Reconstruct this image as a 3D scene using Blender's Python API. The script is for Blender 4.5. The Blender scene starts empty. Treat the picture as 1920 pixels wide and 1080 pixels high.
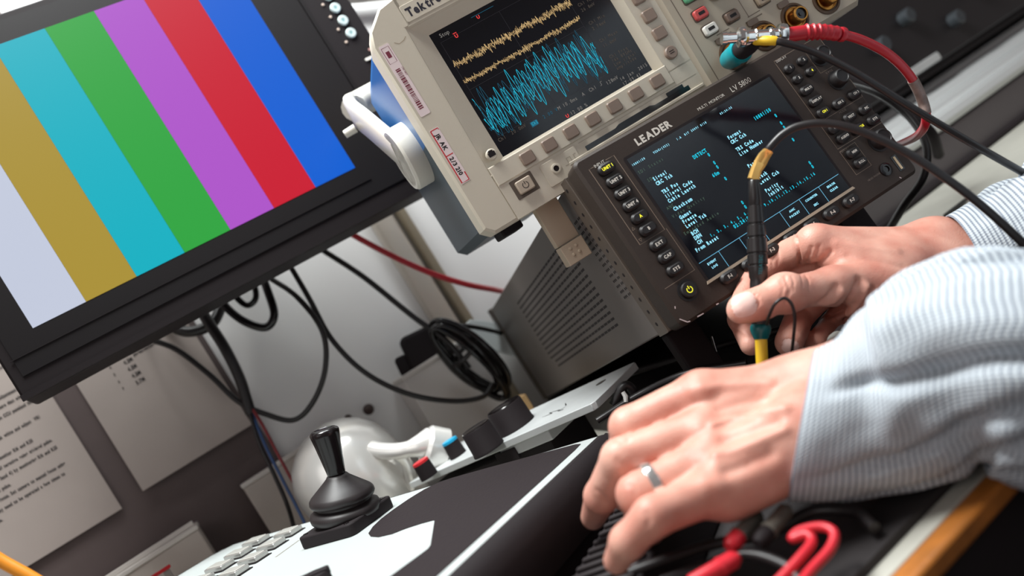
import bpy, bmesh, math, random
import numpy as np
from mathutils import Matrix, Vector
random.seed(7); rng = np.random.default_rng(5)
SC = bpy.context.scene
COL = SC.collection
HZ = 0.93                      # camera height above the floor
FPX = 1503.0                   # focal length in pixels of a 1920 wide frame
CR, SR = math.cos(math.radians(32)), math.sin(math.radians(32))

# ------------------------------------------------------------------ geometry helpers
def ray(px, py):
    dx, dy = (px-960)/FPX, (py-540)/FPX
    return np.array([CR*dx-SR*dy, 1.0, -(SR*dx+CR*dy)])
def P(px, py, d):              # world point at distance d along the view
    p = ray(px, py)*d; p[2] += HZ
    return p
def PZ(px, py, z):             # world point where the line of sight meets the level z (relative to the camera)
    r = ray(px, py); p = r*(z/r[2]); p[2] += HZ
    return p
def onplane(px, py, n, p0):
    r = ray(px, py); n = np.array(n, float); c = np.array([0, 0, HZ])
    return c+r*(n@(np.array(p0)-c))/(n@r)
def frame(o, yaw, tilt=0., roll=0.):
    cy, sy = math.cos(yaw), math.sin(yaw)
    X = np.array([cy, sy, 0]); Y0 = np.array([-sy, cy, 0]); Z0 = np.array([0, 0, 1.])
    Y = Y0*math.cos(tilt)-Z0*math.sin(tilt); Z = Y0*math.sin(tilt)+Z0*math.cos(tilt)
    X2 = X*math.cos(roll)+Z*math.sin(roll); Z2 = -X*math.sin(roll)+Z*math.cos(roll)
    return axes_mat(o, X2, Y, Z2)
def axes_mat(o, X, Y, Z):
    M = Matrix.Identity(4)
    for i, a in enumerate((X, Y, Z)):
        for j in range(3): M[j][i] = a[j]
    for j in range(3): M[j][3] = o[j]
    return M
R = math.radians
def spline(pts, n=10):
    pts = [np.array(p, float) for p in pts]
    if len(pts) < 3: return [pts[0]+(pts[-1]-pts[0])*t for t in np.linspace(0, 1, n+1)]
    p = [2*pts[0]-pts[1]]+pts+[2*pts[-1]-pts[-2]]
    out = []
    for i in range(1, len(p)-2):
        for k in range(n):
            t = k/n
            out.append(.5*((2*p[i])+(-p[i-1]+p[i+1])*t+(2*p[i-1]-5*p[i]+4*p[i+1]-p[i+2])*t*t+(-p[i-1]+3*p[i]-3*p[i+1]+p[i+2])*t**3))
    out.append(p[-2])
    return out

# ------------------------------------------------------------------ glyph cache
_gl = {}
def glyph(ch, bold=False):
    return _gl.get((ch, bold)) or _gl[('?', bold)]
def _make_glyphs():
    tmp = []
    for bold in (False, True):
        for code in range(33, 127):
            cu = bpy.data.curves.new('t', 'FONT'); cu.body = chr(code); cu.size = 1; cu.resolution_u = 2
            cu.offset = .042 if bold else 0.0
            ob = bpy.data.objects.new('t', cu); COL.objects.link(ob); tmp.append((chr(code), bold, ob, cu))
    bpy.context.view_layer.update()
    dg = bpy.context.evaluated_depsgraph_get()
    for ch, bold, ob, cu in tmp:
        me = bpy.data.meshes.new_from_object(ob.evaluated_get(dg))
        v = [(w.co.x, w.co.y) for w in me.vertices]; f = [tuple(p.vertices) for p in me.polygons]
        x0 = min(a[0] for a in v) if v else 0; x1 = max(a[0] for a in v) if v else .3
        _gl[(ch, bold)] = ([(a[0]-x0, a[1]) for a in v], f, x1-x0)
        bpy.data.meshes.remove(me)
    for ch, bold, ob, cu in tmp:
        bpy.data.objects.remove(ob); bpy.data.curves.remove(cu)
_make_glyphs()

# ------------------------------------------------------------------ mesh builder (millimetres in, metres out)
class MB:
    def __init__(s, k=.001, M=None): s.v = []; s.f = []; s.m = []; s.sm = []; s.k = k; s.M = M; s.uv = None
    def add(s, vs, fs, mat=0, smooth=True, M=None):
        n = len(s.v)
        for p in vs:
            q = Vector(p)
            if M is not None: q = M @ q
            if s.M is not None: q = s.M @ q
            s.v.append((q.x*s.k, q.y*s.k, q.z*s.k))
        for f in fs: s.f.append(tuple(n+i for i in f)); s.m.append(mat); s.sm.append(smooth)
        return s
    def box(s, x0, x1, y0, y1, z0, z1, mat=0, M=None):
        vs = [(x, y, z) for z in (z0, z1) for y in (y0, y1) for x in (x0, x1)]
        return s.add(vs, [(0, 2, 3, 1), (4, 5, 7, 6), (0, 1, 5, 4), (2, 6, 7, 3), (0, 4, 6, 2), (1, 3, 7, 5)], mat, True, M)
    def prism(s, pts, y0, y1, mat=0, M=None, plane='xz', ch=0., cap0=True, cap1=True):
        """extrude a 2D polygon; front (y0) edge chamfered by ch"""
        n = len(pts)
        a = sum(pts[i][0]*pts[(i+1) % n][1]-pts[(i+1) % n][0]*pts[i][1] for i in range(n))
        if a < 0: pts = pts[::-1]
        def ins(d):
            if d == 0: return pts
            o = []
            for i in range(n):
                p, q, r = Vector(pts[i-1]), Vector(pts[i]), Vector(pts[(i+1) % n])
                e1 = (q-p).normalized(); e2 = (r-q).normalized()
                n1 = Vector((-e1.y, e1.x)); n2 = Vector((-e2.y, e2.x)); b = (n1+n2)
                b = b/max(b.length_squared/2, .3)
                o.append((q.x+b.x*d, q.y+b.y*d))
            return o
        rings = [(ins(ch), y0), (pts, y0+ch*(1 if y1 > y0 else -1)), (pts, y1)] if ch else [(pts, y0), (pts, y1)]
        def to(p, y): return (p[0], y, p[1]) if plane == 'xz' else ((p[0], p[1], y) if plane == 'xy' else (y, p[0], p[1]))
        vs = [to(p, y) for ps, y in rings for p in ps]
        fs = []
        for k in range(len(rings)-1):
            for i in range(n):
                j = (i+1) % n; fs.append((k*n+i, k*n+j, (k+1)*n+j, (k+1)*n+i))
        if cap0: fs.append(tuple(range(n))[::-1])
        if cap1: fs.append(tuple((len(rings)-1)*n+i for i in range(n)))
        return s.add(vs, fs, mat, True, M)
    def rr(s, x0, x1, z0, z1, r, y0, y1, mat=0, M=None, plane='xz', ch=0., seg=4, **k):
        return s.prism(rrect(x0, x1, z0, z1, r, seg), y0, y1, mat, M, plane, ch, **k)
    def lathe(s, prof, p0=(0, 0, 0), ax=(0, 0, 1), n=28, mat=0, M=None):
        ax = Vector(ax).normalized(); u = ax.orthogonal().normalized(); w = ax.cross(u); p0 = Vector(p0)
        vs = []; fs = []
        for r, t in prof:
            for i in range(n):
                a = 2*math.pi*i/n; vs.append(p0+ax*t+(u*math.cos(a)+w*math.sin(a))*max(r, 1e-4))
        for k in range(len(prof)-1):
            for i in range(n):
                j = (i+1) % n; fs.append((k*n+i, k*n+j, (k+1)*n+j, (k+1)*n+i))
        if prof[0][0] > 0: fs.append(tuple(range(n))[::-1])
        if prof[-1][0] > 0: fs.append(tuple((len(prof)-1)*n+i for i in range(n)))
        return s.add(vs, fs, mat, True, M)
    def cyl(s, p0, p1, r0, r1=None, n=24, mat=0, M=None):
        r1 = r0 if r1 is None else r1; d = Vector(p1)-Vector(p0)
        return s.lathe([(r0, 0), (r1, d.length)], p0, d, n, mat, M)
    def tube(s, pts, r, n=8, mat=0, cap=True, M=None, closed=False):
        pts = [Vector(p) for p in pts]; N = len(pts); vs = []; fs = []
        up = None
        for i, p in enumerate(pts):
            a = pts[(i-1) % N] if (closed or i > 0) else p; b = pts[(i+1) % N] if (closed or i < N-1) else p
            t = (b-a).normalized()
            if up is None: up = t.orthogonal().normalized()
            up = (up-t*up.dot(t)).normalized(); w = t.cross(up)
            rr_ = r[i] if hasattr(r, '__len__') else r
            for k in range(n):
                q = 2*math.pi*k/n; vs.append(p+(up*math.cos(q)+w*math.sin(q))*rr_)
        for i in range(N if closed else N-1):
            i2 = (i+1) % N
            for k in range(n):
                j = (k+1) % n; fs.append((i*n+k, i*n+j, i2*n+j, i2*n+k))
        if cap and not closed: fs += [tuple(range(n))[::-1], tuple((N-1)*n+k for k in range(n))]
        return s.add(vs, fs, mat, True, M)
    def text(s, t, size, x, z, y=0, mat=0, bold=False, mono=None, align='l', M=None, sx=1., plane='xz'):
        """capital height = size"""
        k = size/.70; cur = 0; items = []
        for c in t:
            if c == ' ': cur += (mono or .30/1.0*k) if mono else .30*k; continue
            vs, fs, w = glyph(c, bold)
            if mono: off = (mono-w*k*sx)/2; items.append((vs, fs, cur+off)); cur += mono
            else: items.append((vs, fs, cur)); cur += (w+.085)*k*sx
        sh = {'l': 0, 'c': -cur/2, 'r': -cur}[align]
        for vs, fs, o in items:
            pv = [(x+sh+o+a*k*sx, y, z+b*k) if plane == 'xz' else (x+sh+o+a*k*sx, z+b*k, y) for a, b in vs]
            s.add(pv, fs, mat, False, M)
        return cur
    def strip(s, pts, w, y, mat=0, M=None):     # flat polyline ribbon in the xz plane
        vs = []; fs = []
        for i, p in enumerate(pts):
            a = pts[max(i-1, 0)]; b = pts[min(i+1, len(pts)-1)]
            dx, dz = b[0]-a[0], b[1]-a[1]; L = math.hypot(dx, dz) or 1
            nx, nz = -dz/L*w/2, dx/L*w/2
            vs += [(p[0]+nx, y, p[1]+nz), (p[0]-nx, y, p[1]-nz)]
        for i in range(len(pts)-1): fs.append((2*i, 2*i+1, 2*i+3, 2*i+2))
        return s.add(vs, fs, mat, False, M)
    def band(s, pts, w, t, side, mat=0):      # flat strap: width w along (side x path), thickness t along side
        pts = [Vector(p) for p in pts]; side = Vector(side).normalized(); vs = []; fs = []
        for i, p in enumerate(pts):
            d = (pts[min(i+1, len(pts)-1)]-pts[max(i-1, 0)]).normalized(); sd = (side-d*side.dot(d)).normalized(); u = d.cross(sd)
            for a, b in ((-1, -.7), (-.8, -1), (.8, -1), (1, -.7), (1, .7), (.8, 1), (-.8, 1), (-1, .7)): vs.append(p+u*a*w/2+sd*b*t/2)
        n = len(pts)
        for i in range(n-1):
            for k in range(8): j = (k+1) % 8; fs.append((i*8+k, i*8+8+k, i*8+8+j, i*8+j))
        fs += [tuple(range(8)), tuple((n-1)*8+k for k in range(8))[::-1]]
        return s.add(vs, fs, mat)
    def build(s, name, mats, parent=None, bevel=0, seg=2, label=None, cat=None, group=None, kind=None, mw=None, sharp=35):
        me = bpy.data.meshes.new(name)
        me.from_pydata(s.v, [], s.f)
        me.polygons.foreach_set('material_index', s.m); me.polygons.foreach_set('use_smooth', s.sm)
        for m in (mats if isinstance(mats, (list, tuple)) else [mats]): me.materials.append(m)
        me.update()
        if sharp: me.set_sharp_from_angle(angle=R(sharp))
        o = bpy.data.objects.new(name, me); COL.objects.link(o)
        if parent is not None: o.parent = parent
        if mw is not None: o.matrix_world = mw
        if bevel:
            b = o.modifiers.new('bevel', 'BEVEL'); b.width = bevel*.001; b.segments = seg; b.limit_method = 'ANGLE'; b.angle_limit = R(40); b.harden_normals = False
        tag(o, label, cat, group, kind)
        return o
def rrect(x0, x1, z0, z1, r, seg=4):
    if not hasattr(r, '__len__'): r = (r,)*4
    out = []
    for (cx, cz, a0, q) in ((x1, z1, 0, r[0]), (x0, z1, 90, r[1]), (x0, z0, 180, r[2]), (x1, z0, 270, r[3])):
        sx = -1 if cx == x1 else 1; sz = -1 if cz == z1 else 1
        for i in range(seg+1):
            a = R(a0+90*i/seg); out.append((cx+sx*q+q*math.cos(a), cz+sz*q+q*math.sin(a)))
    return out
def tag(o, label=None, cat=None, group=None, kind=None):
    for k, v in (('label', label), ('category', cat), ('group', group), ('kind', kind)):
        if v: o[k] = v
    return o
def thing(name, label, cat, mw=None, group=None):
    o = bpy.data.objects.new(name, None); COL.objects.link(o); o.empty_display_size = .02
    if mw is not None: o.matrix_world = mw
    return tag(o, label, cat, group)

# ------------------------------------------------------------------ materials
def lin(c):
    if isinstance(c, (int, float)): c = (c, c, c)
    return tuple(((x/255)/12.92 if x/255 <= .04045 else ((x/255+.055)/1.055)**2.4) for x in c)+(1,)
_mats = {}
def mat(name, c, rough=.5, metal=0., bump=0., bscale=400., mott=0., mscale=30., c2=None, spec=.5, sss=0., coat=0., emit=None, es=1.):
    if name in _mats: return _mats[name]
    m = bpy.data.materials.new(name); m.use_nodes = True; nt = m.node_tree; b = nt.nodes['Principled BSDF']
    b.inputs['Base Color'].default_value = lin(c); b.inputs['Roughness'].default_value = rough; b.inputs['Metallic'].default_value = metal
    b.inputs['Specular IOR Level'].default_value = spec; b.inputs['Coat Weight'].default_value = coat
    tc = nt.nodes.new('ShaderNodeTexCoord')
    if mott or c2:
        n = nt.nodes.new('ShaderNodeTexNoise'); n.inputs['Scale'].default_value = mscale; n.inputs['Detail'].default_value = 5
        nt.links.new(tc.outputs['Object'], n.inputs['Vector'])
        mp = nt.nodes.new('ShaderNodeMapRange'); mp.inputs['From Min'].default_value = .3; mp.inputs['From Max'].default_value = .7
        nt.links.new(n.outputs['Fac'], mp.inputs['Value'])
        mx = nt.nodes.new('ShaderNodeMix'); mx.data_type = 'RGBA'
        mx.inputs['A'].default_value = lin(c); cc = c2 or tuple(max(0, x*(1-mott)) for x in c); mx.inputs['B'].default_value = lin(cc)
        nt.links.new(mp.outputs['Result'], mx.inputs['Factor']); nt.links.new(mx.outputs['Result'], b.inputs['Base Color'])
    if bump:
        n2 = nt.nodes.new('ShaderNodeTexNoise'); n2.inputs['Scale'].default_value = bscale; n2.inputs['Detail'].default_value = 3
        bp = nt.nodes.new('ShaderNodeBump'); bp.inputs['Strength'].default_value = bump; bp.inputs['Distance'].default_value = .0006
        nt.links.new(tc.outputs['Object'], n2.inputs['Vector']); nt.links.new(n2.outputs['Fac'], bp.inputs['Height']); nt.links.new(bp.outputs['Normal'], b.inputs['Normal'])
    if sss:
        b.inputs['Subsurface Weight'].default_value = sss; b.inputs['Subsurface Radius'].default_value = (1, .35, .2); b.inputs['Subsurface Scale'].default_value = .004
    if emit: b.inputs['Emission Color'].default_value = lin(emit); b.inputs['Emission Strength'].default_value = es
    _mats[name] = m
    return m
beige = mat('scope_beige', (206, 197, 180), .5, bump=.12, bscale=900)
beige_d = mat('scope_beige_dark', (176, 165, 147), .5, bump=.12, bscale=900)
taupe = mat('taupe_key', (138, 119, 106), .45, bump=.1, bscale=900)
blackp = mat('black_plastic', (34, 28, 29), .5, spec=.3, bump=.1, bscale=700)
blackm = mat('black_matt', (34, 28, 30), .7, spec=.25, bump=.15, bscale=600)
blackg = mat('black_gloss', (22, 18, 19), .16)
rubber = mat('cable_black', (30, 26, 27), .38)
lvbez = mat('instrument_brown_black', (56, 47, 42), .55, spec=.3, bump=.2, bscale=1200)
lvcase = mat('instrument_case_grey', (112, 105, 101), .42, bump=.15, bscale=900, mott=.06, mscale=20)
screenk = mat('dark_screen_glass', (16, 17, 24), .12, spec=.4)
whitep = mat('white_plastic', (225, 224, 220), .4, bump=.05)
alu = mat('brushed_aluminium', (214, 216, 216), .34, metal=.4, bump=.15, bscale=300)
chrome = mat('chrome', (220, 220, 218), .15, metal=1.)
brass = mat('brass', (170, 120, 60), .3, metal=1.)
gold = mat('gold_ferrule', (244, 196, 112), .26, metal=.55)
redc = mat('red_cable', (178, 28, 42), .35)
yellowp = mat('yellow_plastic', (226, 184, 40), .4)
tealp = mat('teal_plastic', (0, 140, 150), .35)
ink = mat('black_ink', (30, 26, 28), .8)
inkw = mat('white_legend', (225, 220, 210), .6)
# ================================================================== SETTING
WY = R(23.5); cw, sw = math.cos(WY), math.sin(WY)
def W(x, y, z=0): return (cw*x-sw*y, sw*x+cw*y, z+HZ)      # wall-aligned frame -> world, z relative to the camera
WM = frame((0, 0, HZ), WY)                                   # matrix of that frame
DZ = -180.                                                  # desk top (mm)
YW = 944.6
m_wall = mat('wall_paint', (224, 222, 221), .6, bump=.05, bscale=200)
m_floor = mat('floor_vinyl', (70, 66, 66), .5, mott=.2, mscale=8)
m_dark_panel = mat('dark_panel', (92, 79, 78), .75, bump=.1, bscale=500, mott=.05)
m_desk = mat('desk_laminate', (190, 188, 178), .45, mott=.04, mscale=40)
m_wood = mat('orange_wood_edge', (186, 112, 40), .5, mott=.2, mscale=60)
MB(M=None).box(-2200, 2800, YW, YW+80, -930, 1700).build('wall_back', m_wall, kind='structure', mw=WM)
MB().box(-2200, 2800, -1500, YW+80, -990, -930).build('floor', m_floor, kind='structure', mw=WM)
# thin dark panel laid over the left of the wall, behind the papers
MB().box(-1100, 62, YW-9, YW, DZ, 640).build('dark_wall_panel', m_dark_panel, bevel=1, mw=WM, label='dark grey-brown panel on the wall behind the colour bar monitor', cat='board')
# desk
dk = thing('desk', 'light laminate desk with an orange wooden front edge', 'desk', frame((0, 0, 0), WY))
MB().box(-1100, 2050, 271, YW-6, 930+DZ-28, 930+DZ).build('desktop', m_desk, dk, bevel=.8)
MB().box(-1100, 2050, 259, 271, 930+DZ-9, 930+DZ).build('edge_band', m_wood, dk, bevel=2, label='orange wooden edge strip')
MB().box(-1100, 2050, 263, 271, 930+DZ-60, 930+DZ-9).build('apron', blackm, dk)
for x in (-1040, 1950):
    for y in (300, 880): MB().box(x, x+45, y, y+45, 0, 930+DZ-28).build('leg', alu, dk, bevel=2)
# black mat
MB().rr(60, 1300, 281, 540, 12, DZ+.2, DZ+4, plane='xy').build('desk_mat', mat('mat_black', (36, 31, 32), .75, bump=.4, bscale=300), mw=WM, label='black rubber mat on the desk under the two hands', cat='mat')
# aluminium trunking along the back right
tr = thing('cable_trunking', 'long aluminium wall trunking with horizontal ridges behind the instruments at right', 'trunking', WM)
b = MB(); b.box(640, 2000, 742, 935, DZ+2, -128); b.build('trunking_base', mat('grey_metal_dark', (96, 90, 92), .4, metal=.3), tr, bevel=3)
b = MB()
prof = [(742, -126), (738, -118), (742, -108), (760, -104), (764, -96), (780, -92), (786, -84), (812, -80), (818, -70), (850, -66), (935, -64), (935, -126)]
b.prism([(p[0], p[1]) for p in prof], 640, 2000, plane='yz'); b.build('ridged_cover', alu, tr, bevel=1.5)
b = MB(); b.box(640, 2000, 728, 738, DZ, DZ+7); b.build('seal_strip', blackm, tr, bevel=2)
# dark rack behind
rk = thing('equipment_rack', 'tall black equipment rack standing behind at the right', 'rack', WM)
MB().box(900, 2050, 800, 935, -62, 640).build('cabinet', blackm, rk, bevel=4)
for i in range(4):
    MB().rr(915, 2030, -50+i*150, 90+i*150, 6, 790, 800, ch=2).build('front_panel', mat('rack_panel', (30, 26, 28), .45), rk)
for i, (x, z) in enumerate(((1016, 14), (1090, 30), (1180, -10), (1250, 20), (1120, 110), (1340, 60))):
    b = MB(); b.lathe([(11, 0), (11, 14), (9, 16), (0, 16)], (x, 790, z), (0, -1, 0)); b.build('rack_knob', mat('rack_knob_grey', (58, 62, 66), .3), rk)
b = MB(); b.rr(1040, 1110, -48, -36, 3, 784, 790, ch=1); b.build('handle', alu, rk)
# vertical posts on the back wall
for i, (xa, w, c) in enumerate(((292, 27, (196, 186, 174)), (325, 12, (150, 138, 118)))):
    lab = ('wide pale metal post running up the white wall behind the cables', 'narrow tan metal post beside the wide pale post')[i]
    b = MB(); b.rr(xa, xa+w, 0, 22, 5, DZ+.5, 700, plane='xy', M=Matrix.Translation((0, YW-24, 0))); b.build('wall_post', mat('post%d' % i, c, .35, metal=.3), mw=WM, label=lab, cat='post', group='posts on the back wall')
# grey tray/shelf seen above the monitor corner
b = MB(); b.tube(spline([(330, 925, 500), (400, 925, 436), (455, 925, 414), (510, 925, 404), (600, 925, 408), (700, 925, 440)], 8), 9); b.build('conduit', mat('conduit_grey', (150, 143, 138), .4), mw=WM, label='grey conduit sagging across the wall above the oscilloscope', cat='conduit')
# papers
pp = mat('paper', (172, 160, 154), .85, bump=.25, bscale=60, mott=.04, mscale=12)
def paper(x0, x1, z0, z1, lab, texts, curl):
    n = 14; b = MB(); vs = []; fs = []
    for j in range(n+1):
        for i in range(n+1):
            u, v = i/n, j/n; x = x0+(x1-x0)*u; z = z0+(z1-z0)*v
            y = YW-11-curl*((1-v)**3)*(.6+.4*u)-1.2*math.sin(5*u+3*v)*(1-v); vs.append((x, y, z))
    for j in range(n):
        for i in range(n): a = j*(n+1)+i; fs.append((a, a+1, a+n+2, a+n+1))
    b.add(vs, fs)
    b.add([(v[0], v[1]+.35, v[2]) for v in vs], [f[::-1] for f in fs])
    for (t, s_, x, z, sx, al) in texts:
        w0 = len(b.v); b.text(t, s_, x, z, 0, 1, sx=sx, align=al, bold=True)
        for k in range(w0, len(b.v)):      # lay the print on the sheet's curl
            X, Y, Z = [q*1000 for q in b.v[k]]; u = (X-x0)/(x1-x0); v = (Z-z0)/(z1-z0); v = min(max(v, 0), 1)
            yy = YW-11-curl*((1-v)**3)*(.6+.4*u)-1.2*math.sin(5*u+3*v)*(1-v)
            b.v[k] = (b.v[k][0], (yy-.35)*.001, b.v[k][2])
    return b.build('paper_sheet', [pp, ink], mw=WM, label=lab, cat='paper', group='sheets pinned on the dark board')

def L1(t, x, z): return (t, 3.5, x, z, .62, 'r')
T1 = [L1('driving', -112, 203.5), L1('adjustment.', -115.5, 177), L1('Make sure that white', -112.5, 168.5), L1('level on CCU paneland then', -108, 159), L1('peak white and adjust  VR1', -111.5, 141.5),
      L1('monitor.', -162, 132), L1('and monitor R16 and R25', -127.5, 124), L1('0.3v of negative going tri-level pulse.', -113, 115), L1('(dil 3and 4) by monitoring R16 and R25', -112.5, 106), L1('sync pulse.', -163, 96.5),
      L1('and focus. Set camera to manual focus using', -114, 88), L1('switch may need to be operated a few times to', -119, 79), L1('be.', -184, 70.5)]
paper(-302, -92.5, 20, 317, 'larger sheet of printed instructions pinned on the dark panel behind the monitor corner', T1, 4)
T2 = []
for i, (a, n_) in enumerate((('1', '11M'), ('4', '4.5M'), ('5', '4.5M'), ('6', '4.5M'), ('7', '5.7M'))):
    T2 += [(a, 3.0, -34, 160-i*8.7, .7, 'l'), (n_, 4.2, -20, 156.5-i*8.3, .7, 'l')]
T2.append(('pages/settings to', 3.6, -8, 151.5, .7, 'l'))
paper(-68, 55.5, 24, 205, 'creased sheet with a column of figures on the dark panel, right of the instruction sheet', T2, 9)
# ================================================================== COLOUR BAR MONITOR (local origin: top left corner of the lit screen)
mon = thing('video_monitor', 'black video monitor tilted in the frame showing vertical colour bars', 'monitor', frame(P(0, 0, 0)*0+np.array([-.3503, .6586, .4087+HZ]), WY))
bz = mat('monitor_bezel', (26, 20, 22), .6, spec=.2, bump=.1, bscale=600)
bz2 = mat('monitor_black', (18, 14, 16), .5, spec=.25)
# outer housing
b = MB()
b.rr(-33, 394, -280, 27, 4, -10, 34, ch=2)
b.build('housing', bz, mon)
b = MB(); b.rr(10, 350, -250, 0, 8, 34, 62, ch=4); b.build('rear_cover', bz, mon)
b = MB(); b.prism([(-24, 20), (346, 20), (346, -262), (-24, -262)], -11.2, -10.05); b.build('inner_bezel', bz2, mon)
b = MB(); b.prism([(-33, -280), (394, -280), (394, -275), (-33, -275)], -13, -10.02); b.prism([(-26.5, -247.5), (312, -247.5), (312, -246.9), (-26.5, -246.9)], -12, -11.1); b.build('lower_trim', bz, mon)
b = MB(); b.prism([(346.8, 20), (349, 20), (349, -266), (346.8, -266)], -12, -10.1); b.build('panel_seam', bz2, mon)
bars = [(198, 205, 224), (172, 146, 52), (0, 178, 196), (44, 166, 62), (176, 84, 204), (205, 20, 46), (0, 96, 214)]
sm = []
for i, c in enumerate(bars):
    sm.append(mat('screen_bar_%d' % i, (6, 6, 8), .4, spec=.25, emit=c, es=.96))
b = MB()
for i in range(7): x0 = 304.8*i/7; b.add([(x0, -11.4, 0), (x0+304.8/7-.12, -11.4, 0), (x0+304.8/7-.12, -11.4, -231), (x0, -11.4, -231)], [(0, 3, 2, 1)], i, False)
b.build('screen', sm, mon, label='lit screen of seven vertical colour bars')
kb = mat('monitor_button', (190, 202, 200), .4); kb2 = mat('monitor_button_centre', (130, 168, 168), .4)
for i, z in enumerate((-20.5, -35, -49.5, -64.6, -78.9, -93.5, -108.3)):
    bt = MB().lathe([(5.3, 0), (5.3, 1.6), (4.6, 2.3), (2.0, 2.3), (1.6, 1.9), (0, 1.9)], (375.8, -10, z), (0, -1, 0)).build('round_button', kb, mon)
    MB().cyl((375.8, -12, z), (375.8, -12.2, z), 1.5).build('button_centre', kb2, bt)
    MB().lathe([(1.5, 0), (1.3, 1.0), (0, 1.2)], (366.4, -10, z-6.4), (0, -1, 0)).build('indicator_led', mat('led_cream', (200, 180, 165), .4), mon)
MB().lathe([(1.8, 0), (1.6, .8), (0, 1)], (384, -10, -131), (0, -1, 0)).build('indicator_led', mat('led_pink', (170, 130, 125), .4), mon)
MB().rr(373.5, 382, -140.5, -137.6, 1, -11.4, -10).build('menu_mark', inkw, mon)
# arm to the wall
b = MB(); b.box(150, 200, 62, 78, -150, -100); b.tube([(175, 78, -125), (175, 270, -125)], 16, 16); b.build('wall_arm', blackm, mon, bevel=2)

# ================================================================== OSCILLOSCOPE (origin: top left of its screen)
so = np.array([.0455, .5686, .1826+HZ])
scp = thing('oscilloscope', 'beige oscilloscope with blue and yellow waveform screen, sitting on top of the dark instrument', 'oscilloscope', frame(so, R(11.4), R(-2)))
FY = -8.0
# front bezel as a frame around the screen
out = [(-42, 8), (-38, 19), (-24, 31), (-8, 34), (300, 34), (316, 24), (318, 8), (318, -124), (303, -141), (286, -144), (-36, -144), (-42, -138)]
def ringframe(b, outer, inner, y_o, y_i, mat=0):
    pass
b = MB()
# face pieces (left column, top, lower strip, right block)
b.prism([(-42, 8), (-38, 19), (-24, 31), (-8, 34), (-8, 9), (-13, 9), (-16, -108), (-16, -144), (-36, -144), (-42, -138)], FY, 14, ch=1.8)
b.prism([(-13, 34), (158, 34), (158, 9), (-13, 9)], FY, 14, ch=1.2)
b.prism([(-17, -108), (160, -108), (160, -138.3), (36, -138.3), (33, -144), (-17, -144)], FY-.02, 14, ch=.01)
b.prism([(138, 34), (160, 34), (160, -109), (138, -109)], FY-.02, 14, ch=.01)
bez = b.build('front_bezel', beige, scp, sharp=30)
# sloped recess to the screen
b = MB()
o_ = [(-15.4, 11), (138.5, 11), (138.5, -108.5), (-18.4, -108.5)]; i_ = [(-.6, .6), (133, .6), (133, -100), (-.6, -100)]
b.add([(x, FY-.06, z) for x, z in o_]+[(x, .2, z) for x, z in i_], [(0, 1, 5, 4), (1, 2, 6, 5), (2, 3, 7, 6), (3, 0, 4, 7)], 0, False)
b.build('screen_surround', beige, scp, sharp=20)
b = MB(); b.rr(-11, 32, 12.5, 25, 1.2, FY-.5, FY+.2); b.build('name_plate', beige, scp, bevel=.2)
b = MB(); b.text('Tektronix', 6.2, -8.5, 15.6, FY-.6, 0, bold=True, sx=.86); b.strip([(26.5, 16.5), (28.6, 19.6)], .5, FY-.62, 1); b.build('name_lettering', [mat('navy_ink', (40, 38, 50), .6), mat('red_ink', (190, 40, 40), .6)], scp)
# right hand control block
b = MB(); b.prism([(159, 34.5), (300, 34.5), (317, 24), (319, 8), (319, -124), (306, -138.3), (159, -138.3)], FY-3, 14, ch=3.5); b.build('control_panel', beige_d, scp, sharp=30)
# lower moulding shelf under keys
b = MB(); b.prism([(-17, -102.5), (139, -102.5), (139, -117.6), (-17, -117.6)], FY-.9, FY, ch=.8); b.build('key_ledge', beige, scp)
b = MB(); b.prism([(36, -128), (158, -128), (158, -130.5), (36, -130.5)], FY-1.2, FY-.01, ch=.5); b.build('lower_moulding', beige, scp)
# rear housing, blue above, slate below
m_blue = mat('blue_plastic', (28, 96, 160), .35, bump=.05); m_slate = mat('slate_plastic', (64, 76, 84), .4, bump=.05)
b = MB(); b.prism([(-40.5, -62), (-40.5, 9), (-35, 20), (-22, 30), (-8, 32.5), (300, 32), (314, 22), (316, -62)], 14, 120, ch=1); b.prism([(-34, -62), (-34, 4), (-16, 22), (290, 22), (304, 8), (306, -62)], 120, 149, ch=1); b.build('upper_rear_housing', m_blue, scp, sharp=30, label='blue upper side of the case')
b = MB(); b.prism([(-40.5, -62), (-40.5, -136), (-34, -142), (30, -142), (36, -138.3), (306, -138.3), (316, -132), (316, -62)], 14, 149, ch=1); b.build('lower_rear_housing', m_slate, scp, sharp=30, label='dark slate lower side of the case')
# handle
hw = mat('handle_white', (224, 220, 210), .35)
hd = MB(); hd.lathe([(25, 0), (26, 2), (26, 15), (24.5, 17), (0, 17)], (-38, 62, -56), (-1, 0, 0), 40)
arm = [(-50, 66, -50), (-51, 90, -30), (-52, 120, -6), (-52, 150, 14), (-48, 168, 24), (-36, 178, 28), (-10, 181, 29), (300, 181, 29), (322, 176, 27), (330, 160, 18), (330, 62, -56)]
pts = spline(arm, 6)
hd.band([tuple(p) for p in pts], 24, 11, (1, 0, 0)) if 0 else None
la = [p for p in pts if p[0] < -44]; lb = [p for p in pts if p[0] >= -48]
hd.band([tuple(p) for p in la], 27, 11, (1, 0, 0)); hd.tube([tuple(p) for p in lb], [12.5]*len(lb), 14)
hd.lathe([(25, 0), (26, 2), (26, 13), (24, 15), (0, 15)], (314, 62, -56), (1, 0, 0), 40)
h = hd.build('carry_handle', hw, scp)
MB().rr(-22.5, 22.5, -22.5, 22.5, 22.4, 0, 1, M=Matrix.Translation((-55, 62, -56)) @ Matrix.Rotation(R(-90), 4, 'Z'), seg=8).build('pivot_cap', hw, h, bevel=.4)
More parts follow.
